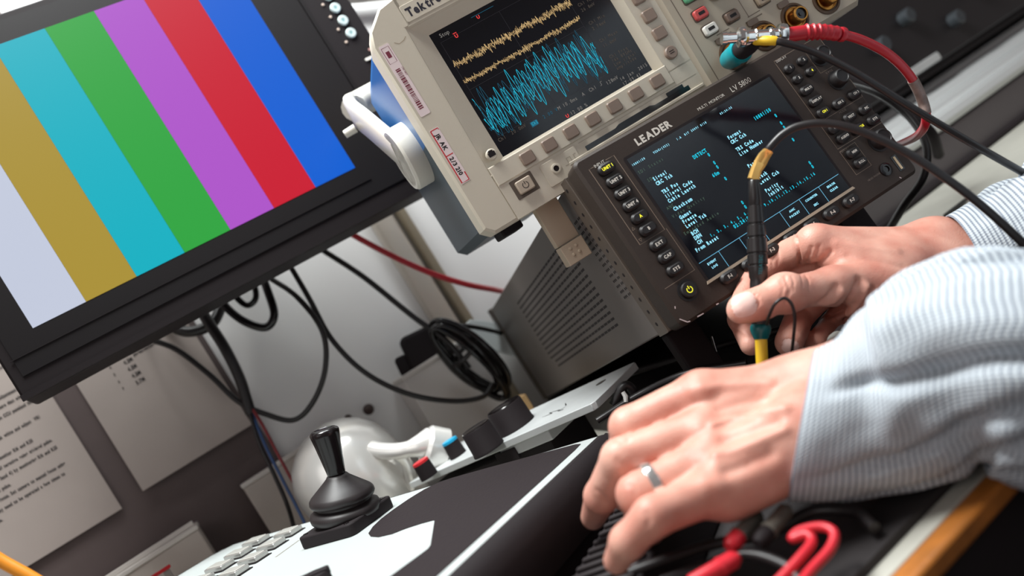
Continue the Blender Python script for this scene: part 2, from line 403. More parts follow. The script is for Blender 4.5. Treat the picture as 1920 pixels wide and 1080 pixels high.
MB().cyl((-59, 150, 4), (-70, 152, 4), 4, 3.6).build('handle_peg', hw, h, bevel=.5)
# stickers on the left column
stk = mat('sticker_pink_white', (232, 214, 214), .6); stkr = mat('sticker_print_maroon', (120, 40, 60), .7); sred = mat('sticker_red', (200, 44, 50), .6)
b = MB()
b.rr(-38.4, -30.6, -49, 7, 1, FY-.28, FY-.05, 0)
b.strip([(-37.4, 5), (-31.8, 5), (-31.8, -7), (-37.4, -7), (-37.4, 5)], .35, FY-.32, 1)
b.prism([(-36, 1.8), (-33.2, 1.8), (-33.2, -3), (-36, -3)], FY-.34, FY-.29, 1)
z = -12.
while z > -44:
    w = random.choice((.35, .5, .8, 1.1)); b.add([(-36.4, FY-.33, z), (-33, FY-.33, z), (-33, FY-.33, z-w), (-36.4, FY-.33, z-w)], [(0, 3, 2, 1)], 1, False); z -= w+random.choice((.35, .5, .7))
Mr = Matrix.Translation((-31.6, 0, -12)) @ Matrix.Rotation(R(90), 4, 'Y')
b.text('2461 0837', 1.2, 0, 0, FY-.33, 1, M=Mr)
b.build('barcode_label', [stk, stkr], scp, label='white and pink barcode label')
b = MB(); b.rr(-38.6, -31.6, -103, -60, .6, FY-.25, FY-.05, 0)
b.strip([(-38, -60.7), (-32.2, -60.7), (-32.2, -62)], .7, FY-.3, 1); b.strip([(-38, -60.7), (-38, -102.3), (-32.2, -102.3), (-32.2, -96)], .9, FY-.3, 1); b.strip([(-38, -81), (-32.2, -81)], .7, FY-.3, 1)
Mr = Matrix.Translation((-36.6, 0, -64)) @ Matrix.Rotation(R(90), 4, 'Y')
b.text('JR AK', 3.0, 0, 0, FY-.3, 2, bold=True, M=Mr); b.text('2/3 210', 3.0, 19, 0, FY-.3, 2, bold=True, M=Mr)
b.build('inspection_label', [stk, sred, ink], scp, label='white label with a red border and handwriting')
b = MB(); b.strip([(-27, 5), (-24, 2.6), (-20, 3.4), (-17.5, 5.2)], .35, FY-.15); b.build('scuff_mark', mat('scuff', (150, 130, 105), .8), scp)
# keys
def key(nm, x, z, w, h, m, hgt=3.2, r=1.8, y=FY, par=scp, lab=None, ch=.9):
    return MB().rr(x-w/2, x+w/2, z-h/2, z+h/2, r, y-hgt, y+.2, ch=ch).build(nm, m, par, label=lab)
for x in (11.6, 30.4, 49.2, 68.4, 87.7, 107.1, 126.6): key('soft_key', x, -110.2, 10.6, 9.4, taupe)
for z in (-3, -18.6, -34.4, -50.2, -65.6, -80.6): key('soft_key', 148.2, z, 10.4, 9.4, taupe)
def roundkey(nm, x, z, r, m, hgt=3, par=scp, y=FY):
    o = MB().lathe([(r, 0), (r, hgt-.8), (r-.8, hgt), (0, hgt)], (x, y, z), (0, -1, 0)).build(nm, m, par)
    return o
o = roundkey('menu_off_key', 148, -97.1, 5, taupe); MB().prism([(146, -96), (150, -96), (150, -96.5), (146, -96.5)], FY-3.1, FY-3).prism([(146, -97.6), (150, -97.6), (150, -98.1), (146, -98.1)], FY-3.1, FY-3).build('key_mark', blackm, o)
o = roundkey('print_key', -9.6, -95.6, 4.2, beige); MB().rr(-12.3, -7, -97.3, -94, .5, FY-3.2, FY-2.9).rr(-11.4, -8, -94, -92.8, .3, FY-3.2, FY-2.9).build('key_mark', blackm, o)
# power key in its recess
b = MB(); b.rr(-9.5, 8.5, -133, -118.6, .8, FY-.25, FY+.1); rc = b.build('power_recess', mat('recess_dark', (92, 80, 70), .7), scp)
o = MB().rr(-6.6, 5.6, -130.6, -121, 1.2, FY-3.4, FY, ch=.7).build('power_key', mat('taupe_light', (182, 166, 148), .45), scp)
b = MB(); b.strip([(math.sin(a)*2.2-.4, math.cos(a)*2.2-126) for a in np.linspace(.5, 5.78, 16)], .5, FY-3.5); b.strip([(-.4, -125.6), (-.4, -123)], .5, FY-3.5); b.build('power_mark', blackm, o)
# ground / probe comp plate
b = MB(); b.rr(15.6, 46, -137, -119.5, 1.2, FY-.6, FY); b.build('probe_compensation_plate', beige, scp, bevel=.3)
b = MB(); b.lathe([(3.8, 0), (3.8, .8), (3.3, 1), (2.2, 1), (2.2, .2), (0, .2)], (25.8, FY-.5, -127), (0, -1, 0), mat=0); b.lathe([(2.1, 0), (0, .01)], (25.8, FY-.75, -127), (0, -1, 0), mat=1); b.build('terminal', [beige, blackm], scp)
b = MB(); b.strip([(33, -129), (36, -129), (36, -124.5), (39, -124.5), (39, -129), (42, -129), (42, -124.5), (44, -124.5)], .8, FY-.7); b.build('square_wave_mark', beige_d, scp)
# floppy slot
b = MB(); b.prism([(53, -124), (80, -124), (84, -122.6), (112, -122.6), (116, -124), (147, -124), (147, -127.6), (53, -127.6)], FY-.3, FY-.02); b.prism([(128, -121), (143, -121), (143, -124.5), (128, -124.5)], FY-.3, FY-.02); b.build('disk_slot', blackg, scp)
b = MB(); b.prism([(50, -119.4), (157, -119.4), (157, -119.9), (50, -119.9)], FY-.12, FY-.01); b.build('drive_seam', beige_d, scp)
# foot
b = MB(); b.rr(0.5, 19.5, -176, -143.5, .5, 6, 15); b.rr(0.5, 19.5, -192, -176.6, .6, 2, 15); ft = b.build('tilt_foot', mat('foot_beige', (190, 172, 150), .45), scp, bevel=.5)
b = MB()
for dx, dz in ((7, -181), (12, -181), (7, -186), (12, -186)): b.lathe([(1.3, 0), (1, .6), (0, .8)], (dx, 2, dz), (0, -1, 0))
b.build('grip_dots', mat('foot_beige', 0), ft)
MB().box(-24, -6, 30, 60, -149, -142).build('rubber_foot', blackm, scp, bevel=1.5)
# coloured keys and control knobs
PY = FY-3
for nm, x, z, c, lab in (('green_key', 182.6, -68.6, (96, 170, 128), 'green key'), ('red_key', 182.9, -83.7, (196, 78, 76), 'red key'), ('white_key', 183.4, -97.2, (226, 222, 214), 'white key'), ('brown_key', 204.2, -97, (112, 92, 80), 'brown key'), ('zoom_key', 233.8, -97.6, (160, 144, 124), None), ('grey_key', 182.6, -53, (150, 140, 128), None), ('grey_key', 204.2, -53, (150, 140, 128), None), ('grey_key', 262, -98, (160, 144, 124), None)):
    MB().rr(x-6.6, x+6.6, z-4.8, z+4.8, 2, PY-.4, PY+.05).build('key_well', mat('recess_dark', 0), scp)
    o = key(nm, x, z, 11.4, 7.8, mat('key_'+str(c[0])+str(c[1]), c, .45), 3.6, 2, PY, lab=lab)
    b = MB(); b.rr(x-2.8, x+2.8, z-1.2, z+1.2, .5, PY-3.75, PY-3.5); b.build('key_mark', ink, o)
for x, z in ((203, -72), (234, -72), (262, -72), (290, -72), (203, -25), (234, -25), (262, -25), (290, -25)):
    b = MB(); b.lathe([(9.5, 0), (9, 3), (8, 12), (7, 13), (0, 13)], (x, PY, z), (0, -1, 0)); b.build('control_knob', mat('knob_greige', (160, 150, 136), .5), scp)
b = MB(); b.strip([(168.6, 30), (168.6, -140)], .8, PY-.05, 0); b.strip([(216, -60), (217, -104)], .6, PY-.05, 0)
for x in (189, 219, 249.5, 281): b.strip([(x-7, -106.5), (x+9, -106.5)], 1.0, PY-.05, 0); b.strip([(x-3, -103.5), (x+9, -103.5)], .7, PY-.05, 0)
b.build('panel_markings', mat('mark_grey', (110, 98, 86), .7), scp)
for i, x in enumerate((190, 220, 250, 281.5)):
    zc = -122
    b = MB(); b.lathe([(11.8, 0), (11.8, .8), (11, 1.2), (10, 1.2), (10, .2), (0, .2)], (x, PY, zc), (0, -1, 0), 32); q = b.build('bnc_socket', mat('bnc_recess', (84, 62, 42), .5), scp)
    b = MB(); b.lathe([(8.6, .3), (8.6, 1.6), (8.0, 2), (7.4, 2), (7.4, .5), (6, .5), (6, 9), (5.3, 9.6), (4.4, 9.6), (4.4, 3), (0, 3)], (x, PY, zc), (0, -1, 0), 28); b.build('brass_ring', brass, q)
    b = MB(); b.lathe([(4.4, 3), (4.2, 8.2), (1.4, 8.2), (1.4, 9), (0, 9)], (x, PY, zc), (0, -1, 0), 16); b.build('socket_core', blackg, q)
    b = MB(); b.rr(x-8, x+2, zc+11, zc+16, 2, PY-1.4, PY+.1); b.build('probe_interface', mat('recess_brown', (120, 104, 90), .5), q, bevel=.4)
# screen
b = MB()
b.add([(-.8, .3, .8), (133.2, .3, .8), (133.2, .3, -100.2), (-.8, .3, -100.2)], [(0, 3, 2, 1)], 0, False)
scr = b.build('screen', [screenk], scp)
def em(nm, c, s=1.): return mat(nm, (10, 10, 12), .6, emit=c, es=s)
E_y = em('glow_amber', (236, 200, 140), .85); E_y2 = em('glow_amber_dim', (150, 120, 78), .8); E_c = em('glow_cyan', (20, 190, 220), 1.0); E_cd = em('glow_cyan_dim', (14, 88, 112), 1.); E_w = em('glow_grey', (150, 146, 140), .7)
E_wd = em('glow_brown', (92, 82, 72), .7); E_r = em('glow_red', (225, 60, 60), 1.); E_g = em('glow_grid', (52, 50, 56), .7)
b = MB(); ys = .12
for zc, amp, n_ in ((-26.8, 3.2, 3), (-40.6, 2.2, 3)):
    for k in range(n_):
        pts = []; x = 3.5; 
        while x < 105:
            pts.append((x, zc+rng.normal()*amp*.52+.6*math.sin(x*.21+k)*(1 if zc > -30 else .5))); x += rng.uniform(.32, .6)
        b.strip(pts, .26 if k else .34, ys-.01*k, 0 if k != 2 else 1)
for k in range(6):
    pts = []; x = 1.5+rng.uniform(0, 1.5); ph = rng.uniform(0, 6.28); ph2 = rng.uniform(0, 6.28); w0 = rng.uniform(.80, .92)
    while x < 103:
        A0_ = 12.5+4.5*math.sin(x*.085+ph2)+2*math.sin(x*.31+ph)
        z_ = -67-4*math.sin(x*.06+1)+A0_*math.sin(x*w0+ph+.9*math.sin(x*.11+ph2))*(1 if k < 4 else .55)+3.2*math.sin(x*.37+ph)+1.5*math.sin(x*2.3+ph2)+rng.normal()*.35
        pts.append((x, min(-44.5, max(-87, z_)))); x += .4
    b.strip(pts, .32 if k in (0, 1, 4) else .26, ys-.02-.01*k, 2 if k in (0, 1, 4) else 3)
for x in (4, 53.7, 104): b.strip([(x, -8), (x, -86)], .18, ys+.05, 4)
for z in (-8, -47, -86): b.strip([(4, z), (104, z)], .16, ys+.05, 4)
b.text('Stop', 3.0, 6, -5, ys, 5, sx=.95); b.text('U', 2.6, 15.4, -10.2, ys, 6, bold=True); b.text('U', 2.4, 36.8, -5.6, ys, 6, bold=True); b.strip([(15, -6.6), (18, -6.6)], .6, ys, 6)
b.strip([(33, -2.6), (52, -2.6)], .3, ys, 3)
b.text('Ch1  20.0mV', 2.7, 2.6, -89.6, ys, 7, mono=2.15, sx=.8)
b.rr(29.6, 35.4, -92.4, -88.6, .2, ys, ys+.05, 3); b.text('Ch2', 2.2, 30.2, -91.4, ys-.02, 2, mono=1.7, sx=.7); b.text('2.00 V', 2.7, 40.2, -91.2, ys, 3, mono=2.15, sx=.8)
b.text('M 10.0ms  A  Ch1', 2.7, 53.4, -91.2, ys, 5, mono=2.15, sx=.8); b.strip([(91, -91), (92.2, -91), (92.2, -88.4), (93.6, -88.4)], .35, ys, 5); b.text('128mV', 2.7, 95.6, -93.0, ys, 5, mono=2.15, sx=.8)
b.text('U', 2.4, 55.7, -99, ys, 6, bold=True); b.text('12.00 %', 2.7, 59.5, -99, ys, 5, mono=2.15, sx=.8)
b.text('14 Jan  2015', 2.6, 106.5, -95.6, ys, 5, mono=2.1, sx=.8); b.text('17:09:41', 2.6, 106.5, -99.6, ys, 5, mono=2.1, sx=.8)
for t, z in (('Ch1 Max', -33), ('26.8mV', -37.4), ('Ch1 Min', -48.5), ('2.74mV', -53), ('Ch1 Mean', -63.5), ('11.6mV', -68), ('Ch1 Freq', -77.5), ('?6k 895Hz', -80.8), ('Low signal', -84), ('amplitude', -87.2)):
    b.text(t, 2.5, 108.5, z, ys, 7 if z < -20 else 5, mono=2.05, sx=.8)
b.build('trace_display', [E_y, E_y2, E_c, E_cd, E_g, E_w, E_r, E_wd], scr)

# ================================================================== MULTI MONITOR (origin: front face top left)
lo = np.array([.0763, .5404, .0497+HZ])
lvm = thing('waveform_monitor', 'dark brown-grey instrument with blue text screen and rubber keys, tilted back beneath the oscilloscope', 'instrument', frame(lo, R(15), R(7), R(-.8)))
b = MB()
b.rr(1, 223, -132, 0, 5, -3, 16, ch=2.2); b.build('front_bezel', lvbez, lvm)
b = MB(); b.box(3, 221, 16.05, 19, -129, -3); b.build('bezel_gap', blackm, lvm)
b = MB(); b.prism([(0, -130), (223, -130), (223, -2), (0, -2)], 19, 36, ch=.6)
b.build('mounting_flange', mat('flange_brown', (86, 76, 68), .45), lvm)
b = MB()
for i in range(12): b.cyl((-.15, 28, -9-i*10.2), (.3, 28, -9-i*10.2), 1.5, n=12)
b.build('flange_hole', blackm, lvm, kind=None)
b = MB(); b.prism([(3.5, -129), (219, -129), (219, -4), (3.5, -4)], 36, 452); b.build('case', lvcase, lvm, bevel=1.2)
b = MB(); b.prism([(2, -130), (221, -130), (221, -2), (2, -2)], 452, 465, ch=1); b.build('rear_flange', mat('flange_brown', 0), lvm)
dk_ = mat('vent_dark', (46, 40, 40), .8)
b = MB()
for i in range(15):                                     # long louvre rows, each made of short slots
    z = -27.5-i*5.05*1.42*.78
    y0, y1 = 94+i*.6, 326
    y = y0
    while y < y1:
        b.add([(3.38, y, z+1.05), (3.38, y+9, z+1.05), (3.38, y+9, z-1.05), (3.38, y, z-1.05)], [(0, 1, 2, 3)], 0, False); y += 10.2
b.build('side_louvres', dk_, lvm)
b = MB()
for i in range(15):
    for c_ in range(2):
        z = -27-i*4.7; y = 42+c_*10.5
        for k in range(3): b.add([(3.38, y+k*2.8, z+.9), (3.38, y+k*2.8+2.1, z+.9), (3.38, y+k*2.8+2.1, z-.9), (3.38, y+k*2.8, z-.9)], [(0, 1, 2, 3)], 0, False)
b.build('side_vent', dk_, lvm)
# screen recess
b = MB(); b.rr(34, 168, -117, -15, 1.5, -3.25, -2.9, 0); b.build('screen_frame', blackm, lvm)
b = MB(); b.add([(36, -3.4, -17), (166, -3.4, -17), (166, -3.4, -115), (36, -3.4, -115)], [(0, 3, 2, 1)], 0, False); lsc = b.build('screen', screenk, lvm)
b = MB(); b.prism([(34, -115.3), (168, -115.3), (169, -117.3), (33, -117.3)], -4.2, -3); b.build('worn_screen_edge', mat('worn_edge', (176, 160, 140), .4), lvm)
E_t = em('glow_text_blue', (150, 225, 248), 1.25); E_d = em('glow_text_cyan', (0, 205, 232), 1.); E_o = em('glow_text_olive', (70, 94, 78), 1.2); E_l = em('glow_line', (110, 190, 225), .9)
b = MB(); y = -3.5; mo = 1.98
def lt(t, x, z, m, s=2.6, mono=mo, bold=True, al='l'):
    if al == 'r': x = x-len(t)*mono
    b.text(t, s, x, z, y, m, bold=bold, mono=mono, sx=.70)
for t, x in (('1080I/50', 36.5), ('YCbCr(422)', 55), ('1.A  BIT', 75.5), ('2009/ 8/18', 88.5), ('03:24:35', 115)): lt(t, x, -23.2, 0, 1.5, 1.42)
lt('SDI Status', 37, -30.2, 2, 2.3, 2.2, False); lt('SDI', 39.4, -38, 2, 2.3, 2.2, False)
for t, z in (('Signal', -39.4), ('CRC Ych', -43.2), ('TRS Pos', -50.2), ('Illegal Code', -53.9), ('Cable Length', -57.6), ('Checksum', -64.2), ('Gamut', -71.2), ('Freeze', -74.8), ('Level Ych', -78.4)): lt(t, 43.6, z, 0)
lt('ANC', 39.4, -61.2, 2, 2.3, 2.2, False); lt('Video Quality', 39.4, -67.8, 2, 2.3, 2.2, False); lt('Embedded Audio', 39.4, -81.8, 2, 2.3, 2.2, False)
for t, z in (('BCH', -84.6), ('DBN', -88.2), ('CH', -91.8)): lt(t, 44, z, 0)
lt('From Reset', 39.6, -95.6, 0)
lt('DETECT', 90, -40.6, 1, al='r')
for z in (-44.4, -51.2, -54.8, -64.6, -84.8, -88.4): lt('0', 90.4, z, 1, al='r')
lt('60m', 88, -58.4, 1, al='r')
lt('1, 2, 3, 4, 5, 6, 7, 8,', 54.6, -92, 1, 2.1, 2.02); lt('9,10,11,12,13,14,15,16', 101.6, -94.2, 1, 2.1, 2.2); lt('02:24:05', 73, -95.8, 1)
for t, z in (('Format', -41.4), ('CRC Cch', -45.2), ('TRS Code', -51.6), ('Line Number', -55.4), ('Parity', -65.6), ('Gamut', -70.6), ('Black', -76), ('Level Cch', -79.8), ('Parity', -86.6), ('Inhibit', -90.2)): lt(t, 109, z, 0)
lt('1080I/50', 151, -39.2, 1, al='r')
for z in (-45, -51.6, -55.4, -66.2, -86.4, -89.6): lt('0', 152.4, z, 1, al='r')
b.strip([(36.5, -102.6), (165, -102.6)], .38, y, 3)
for x in (53.4, 71.8, 90, 108.6, 127, 145.6): b.strip([(x, -102.6), (x, -115)], .38, y, 3)
for t, x in ((('EVENT', 'LOG'), 45), (('ALARM', ''), 81), (('ANC', 'PACKET'), 117.6), (('COUNTER', ''), 136), (('ERROR', 'CLEAR'), 155)):
    b.text(t[0], 1.5, x, -107, y, 0, bold=True, align='c'); b.text(t[1], 1.5, x, -110.4, y, 0, bold=True, align='c')
b.text('SEC', 1.5, 136, -112.6, y, 0, bold=True, align='c')
b.build('screen_text', [E_t, E_d, E_o, E_l], lsc)
# lettering on the bezel
b = MB(); b.text('LEADER', 5.2, 49, -12.6, -3.15, 0, bold=True, sx=1.02); b.build('brand_lettering', mat('silver_print', (214, 208, 198), .4), lvm)
dimp = mat('dim_print', (130, 118, 108), .6)
for t, sz, x, z, m_, k_ in (('MULTI  MONITOR', 2.2, 103, -12.8, inkw, 1), ('LV 5800', 4.1, 134, -13.4, inkw, .9), ('INPUT', 2.2, 13.5, -11.2, inkw, 1), ('DISPLAY', 1.8, 178.5, -11, inkw, 1), ('MODE', 1.8, 196, -66.9, dimp, 1), ('V POS', 1.7, 207, -37, dimp, 1), ('HEAD PHONE', 1.4, 182, -118.6, dimp, 1), ('MEMORY', 1.5, 177, -91.2, dimp, 1)):
    b = MB(); b.text(t, sz, x, z, -3.15, 0, sx=k_); b.build('bezel_lettering', m_, lvm)
ltan = mat('line_tan', (150, 132, 116), .6)
for pts, w_ in (([(13, -10), (9, -10), (9, -71.2), (30, -71.2), (30, -10), (23, -10)], .4), ([(31.4, -71), (31.4, -104.5), (6, -104.5)], .3), ([(177, -13), (177, -64.5), (221, -64.5), (221, -9), (177, -9), (177, -13)], .35),
                ([(177, -64.5), (177, -87.5), (221, -88)], .35), ([(177, -89.8), (177, -110), (192, -110), (192, -89.8), (177, -89.8)], .35), ([(203.5, -11), (203.5, -34), (219.5, -34)], .25),
                ([(10.4, -60.5), (12.4, -60.5), (11.4, -58.3), (10.4, -60.5)], .3), ([(10.4, -67.6), (12.4, -67.6), (11.4, -69.8), (10.4, -67.6)], .3)):
    MB().strip(pts, w_, -3.12).build('panel_line', ltan, lvm)
kk = mat('rubber_key', (24, 20, 21), .52, bump=.05); ky = mat('legend_yellow', (226, 220, 60), .5, emit=(226, 220, 40), es=.8)
def rkey(x, z, t, w=13.2, h=7.8, ye=False, nm='rubber_key', s=2.2, r=3.6, hgt=4.2):
    o = MB().rr(x-w/2, x+w/2, z-h/2, z+h/2, r, -3-hgt, -2.9, ch=1.5).build(nm, kk, lvm)
    bb = MB()
    if t: bb.text(t, s, x, z-s/2, -3-hgt-.05, 0, bold=True, align='c', sx=.85); bb.build('key_legend', ky if ye else inkw, o)
    return o
for t, z, ye in (('UNIT 1', -15.6, 1), ('UNIT 2', -25.8, 0), ('UNIT 3', -35.7, 0), ('UNIT 4', -45.5, 0), ('A', -55.3, 1), ('B', -65.1, 0), ('EXT', -77.2, 0), ('CAP', -87.2, 0), ('SYS', -97.3, 0)): rkey(19.4, z, t, ye=bool(ye))
for i in range(7): rkey(48.3+18.5*i, -120.6-.4*i, 'F·%d'.replace('·', '-') % (i+1), 13.4, 7.6)
for x, z, t, ye in ((182.6, -19.6, '1', 0), (195.8, -19.4, '2', 0), (183.3, -29.2, '3', 0), (196, -29.4, '4', 1)): rkey(x, z, t, 8.6, 6.6, bool(ye), s=1.9, r=3.2)
for x, z, t, ye in ((184, -39.4, 'MULTI', 0), (184.4, -49.6, 'DISPLAY', 0), (184, -59.6, 'CH 1', 1), (199.2, -60, 'CH 2', 0), (215, -60, 'CH 3', 0), (199.6, -72.6, 'VECT', 0), (214.4, -73.4, 'PIC', 0), (184, -73.6, 'WFM', 0), (214.8, -83.2, 'EYE', 0), (185, -82.6, 'AUDIO', 0), (199.4, -82.8, 'STATUS', 1), (184.2, -95.2, 'MEM', 0), (184.3, -104, 'RCLL', 0)): rkey(x, z, t, 11.4, 7, bool(ye), s=1.7, r=3.2)
for x, z, r_ in ((211, -23, 6.2), (211.4, -44.8, 6.2), (209, -98, 7)):
    b = MB(); b.lathe([(r_+1.4, 0), (r_+1.4, .5), (r_, .6), (r_-.4, 7), (r_-1.2, 8), (r_-1.8, 8), (r_-2.2, 7.4), (0, 7.4)], (x, -3, z), (0, -1, 0)); b.build('rotary_knob', kk, lvm)
b = MB(); b.lathe([(7.5, -.1), (7.5, .4), (5.8, .4), (5.6, 2.6), (4.8, 3.2), (0, 3.2)], (19, -3, -113.4), (0, -1, 0), 32); pk = b.build('power_key', kk, lvm)
b = MB(); b.strip([(math.sin(a)*2+19, math.cos(a)*2-113.6) for a in np.linspace(.6, 5.68, 16)], .6, -6.3); b.strip([(19, -113.2), (19, -110.8)], .6, -6.3); b.build('power_mark', ky, pk)
b = MB(); b.lathe([(5, 0), (5, 1), (4.2, 1.4), (2.4, 1.4), (2.4, .4), (0, .4)], (199.6, -3, -118), (0, -1, 0)); b.build('headphone_jack', blackg, lvm)
b = MB(); b.rr(208.6, 213.6, -125, -112.6, .5, -3.4, -3); b.build('usb_slot', blackg, lvm, bevel=0); b = MB(); b.rr(210.2, 211.9, -124, -113.6, .2, -3.8, -3.4); b.build('usb_contact', mat('contact_cream', (216, 196, 160), .4), lvm)
b = MB()
for pts in ([(5, -117.5), (4.2, -119)], [(2.6, -126), (6, -130.4), (8, -131)], [(14, -131.2), (19, -131.6)], [(30, -131.4), (32, -131.6)], [(205, -128), (206, -129.4)]): b.strip(pts, .7, -3.2)
b.build('paint_chips', mat('chip', (206, 190, 190), .5), lvm)
# tilting feet
for x in (14, 188): MB().rr(x, x+26, -181, -131, 2, 58, 70, ch=1).build('tilt_foot', blackm, lvm, bevel=1)
for x in (20, 180): MB().box(x, x+22, 400, 425, -139, -129).build('rear_foot', blackm, lvm, bevel=1)

# box that carries it
sup = frame(np.array([.0763, .5404, HZ]), R(15))
b = MB(); b.rr(8, 215, 45, 470, 6, DZ, -138, plane='xy'); b.build('support_box', mat('box_black', (32, 27, 28), .6, bump=.2), mw=sup, bevel=2, label='low black metal box under the tilted waveform monitor', cat='box')
# ================================================================== JOYSTICK PANEL (x = A, y = B, z = normal)
pn = np.array([.16759346, .00492922, .98584387]); po = np.array([-.00057072, .55, -.11830654+HZ])
pA = np.array([-.8545865, .49929437, .14278323]); pA /= np.linalg.norm(pA); pB = np.cross(pn, pA); pB /= np.linalg.norm(pB)
PM = axes_mat(po, pA, pB, pn)
pnl = thing('joystick_control_panel', 'white and black joystick control panel with square buttons in the foreground', 'control panel', PM)
wpan = mat('panel_white', (188, 194, 193), .4, bump=.04); pad = mat('panel_pad', (40, 33, 35), .8, spec=.2, bump=.5, bscale=500)
b = MB()                                                     # body: thin slab plus a wedge down to the desk
outl = [(-1, -1), (376, 21), (388, 40), (388, 300), (-1, 300)]
b.prism(outl[::-1], 0, -6, plane='xy'); b.build('panel_body', blackm, pnl, bevel=1)
b = MB()
for k, (x, y) in enumerate(((2, 3), (374, 25), (380, 300), (2, 300))): pass
b = MB(); b.prism([(2.6, 3.6), (372, 25.4), (382, 43), (382, 296), (2.6, 296)], -.0, .5, plane='xy'); b.build('face_plate', wpan, pnl)
b = MB()
pp_ = [(17, 5.4), (141, 5.6)]+[(141+11*math.sin(t), 5.6+90*(t/2.2)) for t in (.5, 1.0, 1.4)]+[(152, 72), (149, 86), (142, 97), (132, 105), (120, 110), (108, 108), (98, 103.6), (81, 101.6), (78.5, 103), (49, 148), (48, 154), (52, 180), (60, 296), (10.5, 296), (10.5, 14), (12, 8)]
pp_ = [(18, 9), (60, 7.4), (100, 6.2), (130, 6.4), (143, 9), (150, 18), (154, 34), (155, 52), (154, 68), (150, 82), (143, 95), (134, 103), (122, 108.5), (110, 109), (101, 104.5), (90, 102.2), (80.5, 101.6), (78, 103), (49, 147), (47.4, 152), (52, 180), (60, 296), (11, 296), (11, 24), (12, 12)]
b.prism(pp_, .5, .9, plane='xy'); b.build('textured_pad', pad, pnl)
# rounded dark side at the operator's edge and lower body
b = MB()
prof = [(-1, 0), (-5, -1.5), (-9, -6), (-11, -13), (-12, -24), (-12, -34)]
b.prism([(p[0], p[1]) for p in prof]+[(0, -34), (0, -.5)], -3, 300, plane='xz'); b.build('rounded_side', blackm, pnl, sharp=40)
b = MB()                                                     # foot down to the desk in world space
inv = PM.inverted()
def tolocal(w): v = inv @ Vector(w); return (v.x*1000, v.y*1000, v.z*1000)
top = [(-1, 8, -5), (374, 30, -5), (374, 294, -5), (-1, 294, -5)]
bot = []
for t in top:
    w = PM @ Vector([q*.001 for q in t]); bot.append(tolocal((w.x, w.y, HZ+DZ*.001+.0045)))
b.add(top+bot, [(0, 1, 2, 3), (7, 6, 5, 4), (0, 4, 5, 1), (1, 5, 6, 2), (2, 6, 7, 3), (3, 7, 4, 0)]); b.build('lower_body', blackm, pnl, bevel=1)
clear = mat('button_cap', (190, 188, 182), .18, spec=.6); chm = mat('button_rim', (190, 188, 184), .2, metal=.6)
for c_ in range(2):
    for r_ in range(9):
        y = 43.5+23.6*r_; x = (279, 319.5)[c_]-.22*(y-43.5)
        if y > 280: continue
        bz_ = MB().rr(x-12.6, x+12.6, y-8.4, y+8.4, 1.5, .5, 1.1, plane='xy').build('square_button', blackm, pnl)
        MB().rr(x-11, x+11, y-6.9, y+6.9, 1.5, 4.6, 1, plane='xy').build('button_rim', chm, bz_, bevel=.6)
        MB().rr(x-9.4, x+9.4, y-5.3, y+5.3, 1.2, 5.3, 4.4, plane='xy').build('button_cap', clear, bz_, bevel=.5)
# joystick
Mj = Matrix.Translation((186, 68, 0)) @ Matrix.Rotation(R(3), 4, 'Z')
b = MB(); b.rr(-26, 26, -26, 26, 5, 9.5, .5, plane='xy', M=Mj); jb = b.build('joystick', blackm, pnl, bevel=1.2)
b = MB()
for sx in (-1, 1):
    for sy in (-1, 1): b.lathe([(2, 0), (1.8, .6), (0, .8)], (186+21*sx, 68+21*sy, 9.4), (0, 0, 1), 12)
b.build('base_screw', blackg, jb)
boot = mat('boot_rubber', (38, 32, 33), .46)
tilt = Vector((-.17, -.04, 1)).normalized()
b = MB(); b = MB(); b.lathe([(24, 9.5), (25.5, 11), (26, 14), (25, 16.5), (22, 18), (20, 19), (20, 20.5), (23, 21.5), (24, 23.5), (23.6, 26), (22, 28), (17, 32), (12, 36), (8.5, 39), (7.4, 40.5), (0, 41)], (186, 68, 0), tilt, 40); b.build('bellows', boot, jb, sharp=60)
top0 = Vector((186, 68, 0))+tilt*40.5
b = MB(); b.lathe([(6.0, 0.0), (6.6, 1.2), (7.2, 6.0), (9.6, 24.0), (10.6, 30.0), (10.8, 32.16), (10.2, 33.6), (8.6, 34.56), (7.8, 33.84), (0, 33.36)], top0, tilt+Vector((.05, .02, 0)), 36); b.build('joystick_handle', mat('handle_gloss_black', (24, 19, 20), .2, spec=.4), jb, sharp=50)
# rotary at the frame's lower edge
b = MB(); b.lathe([(11, 0), (10.4, 8), (9.6, 9), (0, 9)], (112, 178, .5), (0, 0, 1), 30); kn = b.build('rotary_knob', blackm, pnl)
b = MB(); b.rr(-3, 3, -11, 17, 2, 0, 5, plane='xy', M=Matrix.Translation((112, 178, 6)) @ Matrix.Rotation(R(-55), 4, 'Z')); b.build('pointer_bar', blackm, kn, bevel=1)
b = MB()
for i in range(13): b.add([(241-i*.3, 67+i*2.2, .56), (243.4-i*.3, 67+i*2.2, .56), (243.4-i*.3, 68.5+i*2.2, .56), (241-i*.3, 68.5+i*2.2, .56)], [(0, 1, 2, 3)], 0, False)
b.build('small_print', mat('dim_print', 0), pnl)

